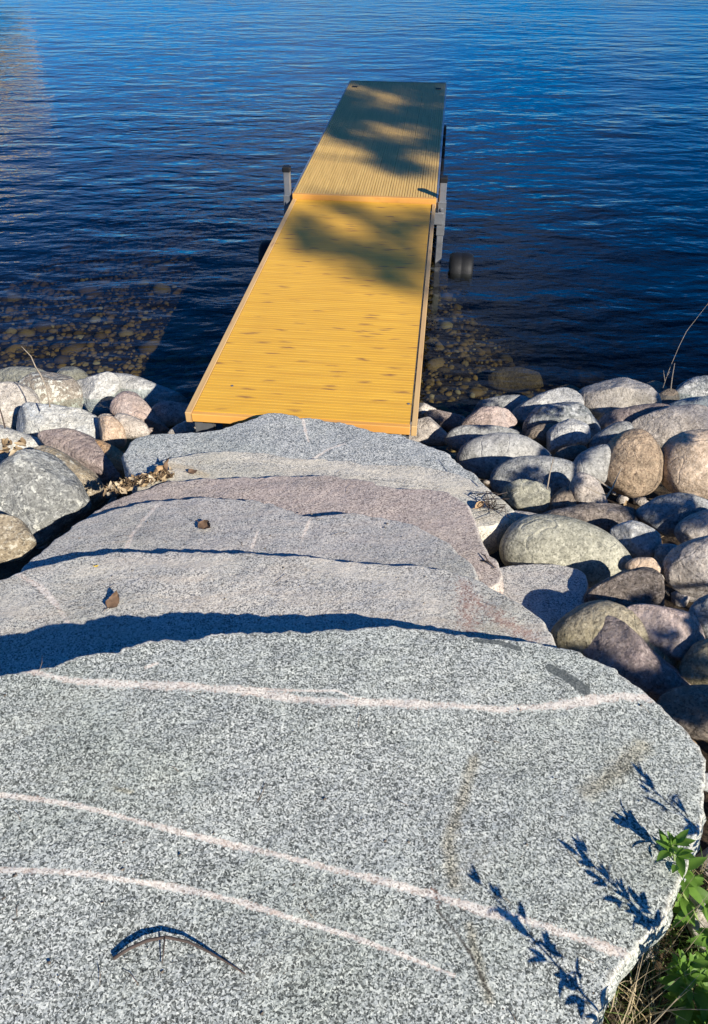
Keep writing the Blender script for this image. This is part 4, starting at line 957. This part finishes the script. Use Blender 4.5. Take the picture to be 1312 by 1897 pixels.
# ------------------------------------------------------------------ trees and shrubs behind the camera that shade the lake end and the right bank
s = N('tree_leaf', .6, .3); g = s.n.new('ShaderNodeNewGeometry')
MAT_TREE = s.done(s.ramp(g.outputs['Random Per Island'], [(0, (.035, .07, .015)), (.6, (.065, .12, .025)), (1, (.10, .16, .04))]))
BARK = plain('bark', (.13, .10, .075), .9, 0, .4, 14., bumps=1.)
def crown_mesh(name, clumps, nper, size, seed):
    rs = np.random.RandomState(seed); V, Fc = [], []
    for (cx, cy, cz, r_) in clumps:
        p = rs.normal(size=(nper, 3)); p /= np.linalg.norm(p, axis=1)[:, None]; p *= (rs.rand(nper, 1) ** .4) * r_ * np.array([1, 1, .7])
        for q in p:
            d = rs.normal(size=3); d /= np.linalg.norm(d); e = np.cross(d, rs.normal(size=3)); e /= np.linalg.norm(e)
            l, w = size * rs.uniform(.7, 1.3), size * rs.uniform(.35, .6); c_ = q + [cx, cy, cz]; o = len(V)
            V += [c_ - d * l * .5, c_ + e * w * .5, c_ + d * l * .5, c_ - e * w * .5]; Fc.append((o, o + 1, o + 2, o + 3))
    return mesh(name, V, Fc)
def tree(name, label, base, height, clumps, nper, size, seed, trunk_r=.25, group=None):
    rnd = random.Random(seed); b_ = Vector(base); root = empty(name, b_, label, 'tree', group)
    top = Vector((rnd.uniform(-.4, .4), rnd.uniform(-.4, .4), height * .8))
    parts = [tube([Vector((0, 0, -.3)), top * .3 + Vector((.1, 0, 0)), top * .65, top], [trunk_r, trunk_r * .8, trunk_r * .5, trunk_r * .15], 9)]
    rel = [(x - b_.x, y - b_.y, z - b_.z, r_) for x, y, z, r_ in clumps]
    for (x, y, z, r_) in rel:
        st = top * max(.25, min(.9, (z - .35 * math.hypot(x, y)) / max(top.z, .1)))
        e = Vector((x, y, z)); m_ = st.lerp(e, .5) + Vector((0, 0, -.1 * (e - st).length))
        parts.append(tube([st, m_, e], [trunk_r * .28, trunk_r * .16, trunk_r * .05], 5))
    v, f = join(parts); obj('trunk', mesh('trunk', v, f, True), BARK, root)
    obj('crown', crown_mesh('crown', rel, nper, size, seed), MAT_TREE, root)
    return root
def sunward(p, s_): # a point s_ metres (measured level) from p towards the sun
    h_ = Vector((SDIR.x, SDIR.y)).normalized(); return Vector((p[0] + h_.x * s_, p[1] + h_.y * s_, p[2] + s_ * math.tan(SUN_EL)))
rc = random.Random(12); cl = []
dk = lambda u, w: Vector((mid[0], mid[1], .53)) + Vector((math.sin(DA), math.cos(DA), 0)) * u + Vector((math.cos(DA), -math.sin(DA), 0)) * w
def shade(target, s_, r_): q = sunward(target, s_); cl.append((q.x, q.y, q.z, r_))
# limbs over the far half of the dock
for u in np.arange(4.6, 10.9, .42):
    far = u > 5.6
    for w in np.arange(-1.6, 4.8, .62):
        if rc.random() < (.97 if far else .42): shade(dk(u + rc.uniform(-.2, .2), w + rc.uniform(-.3, .3)), 20 + rc.uniform(-2, 2), rc.uniform(.26, .42) if far else rc.uniform(.18, .32))
cl_thin = []
for u, w in ((2.15, .1), (2.7, .38), (2.45, -.25), (3.0, .55), (3.25, -.1), (1.9, .42), (2.3, .35), (2.9, -.45)):
    q = sunward(dk(u, w), 23); cl_thin.append((q.x, q.y, q.z, .26))
for u in np.arange(2.9, 5.2, .6):
    for w in np.arange(1.45, 6.0, .65):
        if rc.random() < .86: shade(dk(u + rc.uniform(-.3, .3), w + rc.uniform(-.3, .3)) - Vector((0, 0, 1.2)), 25 + rc.uniform(-1.5, 1.5), rc.uniform(.4, .55))
q = sunward((3.5, 9, .5), 20.5)
tree('oak_tree', 'tall leafy oak tree on the lawn behind the photographer', (q.x, q.y, ground_z(q.x, q.y)), q.z + 2, cl, 170, .17, 5, .32)

q = sunward((.6, 6.2, .5), 23.5)
tree('slender_tree', 'slender thin-crowned tree on the lawn behind the photographer', (q.x + .8, q.y - .6, ground_z(q.x, q.y)), q.z - .5, cl_thin, 34, .22, 15, .14)
# shrub right behind the right bank: dapples the boulders
cl2 = []
rocks = [o for o in C.objects if o.name.startswith('boulder')]
rd = [((Vector(o.location) - Vector((0, 0, CZ))).dot(Vector(CAMF)), o.location) for o in rocks]
def rock_spot(x, y):
    best = min(rd, key=lambda q: (Vector(ray(x, y)).normalized().cross((Vector(q[1]) - Vector((0, 0, CZ))).normalized())).length)
    return Vector(atdepth(x, y, best[0] * .96))
for zm, pts in ((Z2, ((420, 260, .16), (200, 320, .12), (600, 570, .11), (510, 600, .09), (945, 305, .11), (890, 390, .10), (770, 530, .09), (710, 465, .07), (1140, 720, .11), (1260, 700, .12), (1130, 220, .07))),
                (Z3, ((1040, 1060, .09), (1130, 1090, .10), (1150, 1200, .12), (1260, 1210, .14), (1300, 950, .12), (1290, 720, .09)))):
    for x, y, r_ in pts:
        q = sunward(rock_spot(x / zm[2] + zm[0], y / zm[2] + zm[1]), 2.7); cl2.append((q.x, q.y, q.z, r_ * .7))
tree('shrub', 'loose leafy shrub growing beside the steps beyond the right frame edge', (3.0, .1, 1.0), 1.5, cl2, 90, .060, 8, .030)

# ------------------------------------------------------------------ a neighbour's boat lift, just left of the frame: its canopy mirrors in the lake
CANV = plain('tan_canvas', (.62, .49, .32), .85, 0, .08, 3.)
lx, ly = -13.65, 27.0
lift = empty('boat_lift', (lx, ly, 0), 'boat lift with tan canvas canopy standing in the lake left of the frame', 'boat lift')
V, Fc = [], []
prof = [(-3.3, 1.95), (-3.32, 2.85), (-2.6, 3.1), (-1.2, 3.24), (0, 3.28), (1.2, 3.24), (2.6, 3.1), (3.32, 2.85), (3.3, 1.95), (3.24, 1.95), (3.26, 2.83), (2.56, 3.05), (1.18, 3.18), (0, 3.22), (-1.18, 3.18), (-2.56, 3.05), (-3.26, 2.83), (-3.24, 1.95)]
n = len(prof)
for yy in (-1.9, 1.9): V += [(x, yy, z) for x, z in prof]
Fc = [(i, (i + 1) % n, n + (i + 1) % n, n + i) for i in range(n)]
endp = [(-3.29, 2.0), (-3.3, 2.84), (-2.58, 3.08), (-1.19, 3.21), (0, 3.25), (1.19, 3.21), (2.58, 3.08), (3.3, 2.84), (3.29, 2.0)]
part('canopy', mesh('canopy', V, Fc), CANV, parent=lift)
for yy in (-1.91, 1.91):
    part('end_flap', mesh('end_flap', [(x, yy, z) for x, z in endp] + [(x, yy + .03 * (1 if yy > 0 else -1), z) for x, z in endp], [tuple(range(9)), tuple(range(17, 8, -1))] + [(i, (i + 1) % 9, 9 + (i + 1) % 9, 9 + i) for i in range(9)]), CANV, parent=lift)
for x in (-3.2, -.2):
    for yy in (-1.8, 1.8): part('post', boxmesh('post', x - .05, x + .05, yy - .05, yy + .05, -3, 2.3), ALUD, parent=lift)
for yy in (-1.8, 1.8): part('beam', boxmesh('beam', -3.15, 3.15, yy - .06, yy + .06, 1.45, 1.85), ALUD, parent=lift)
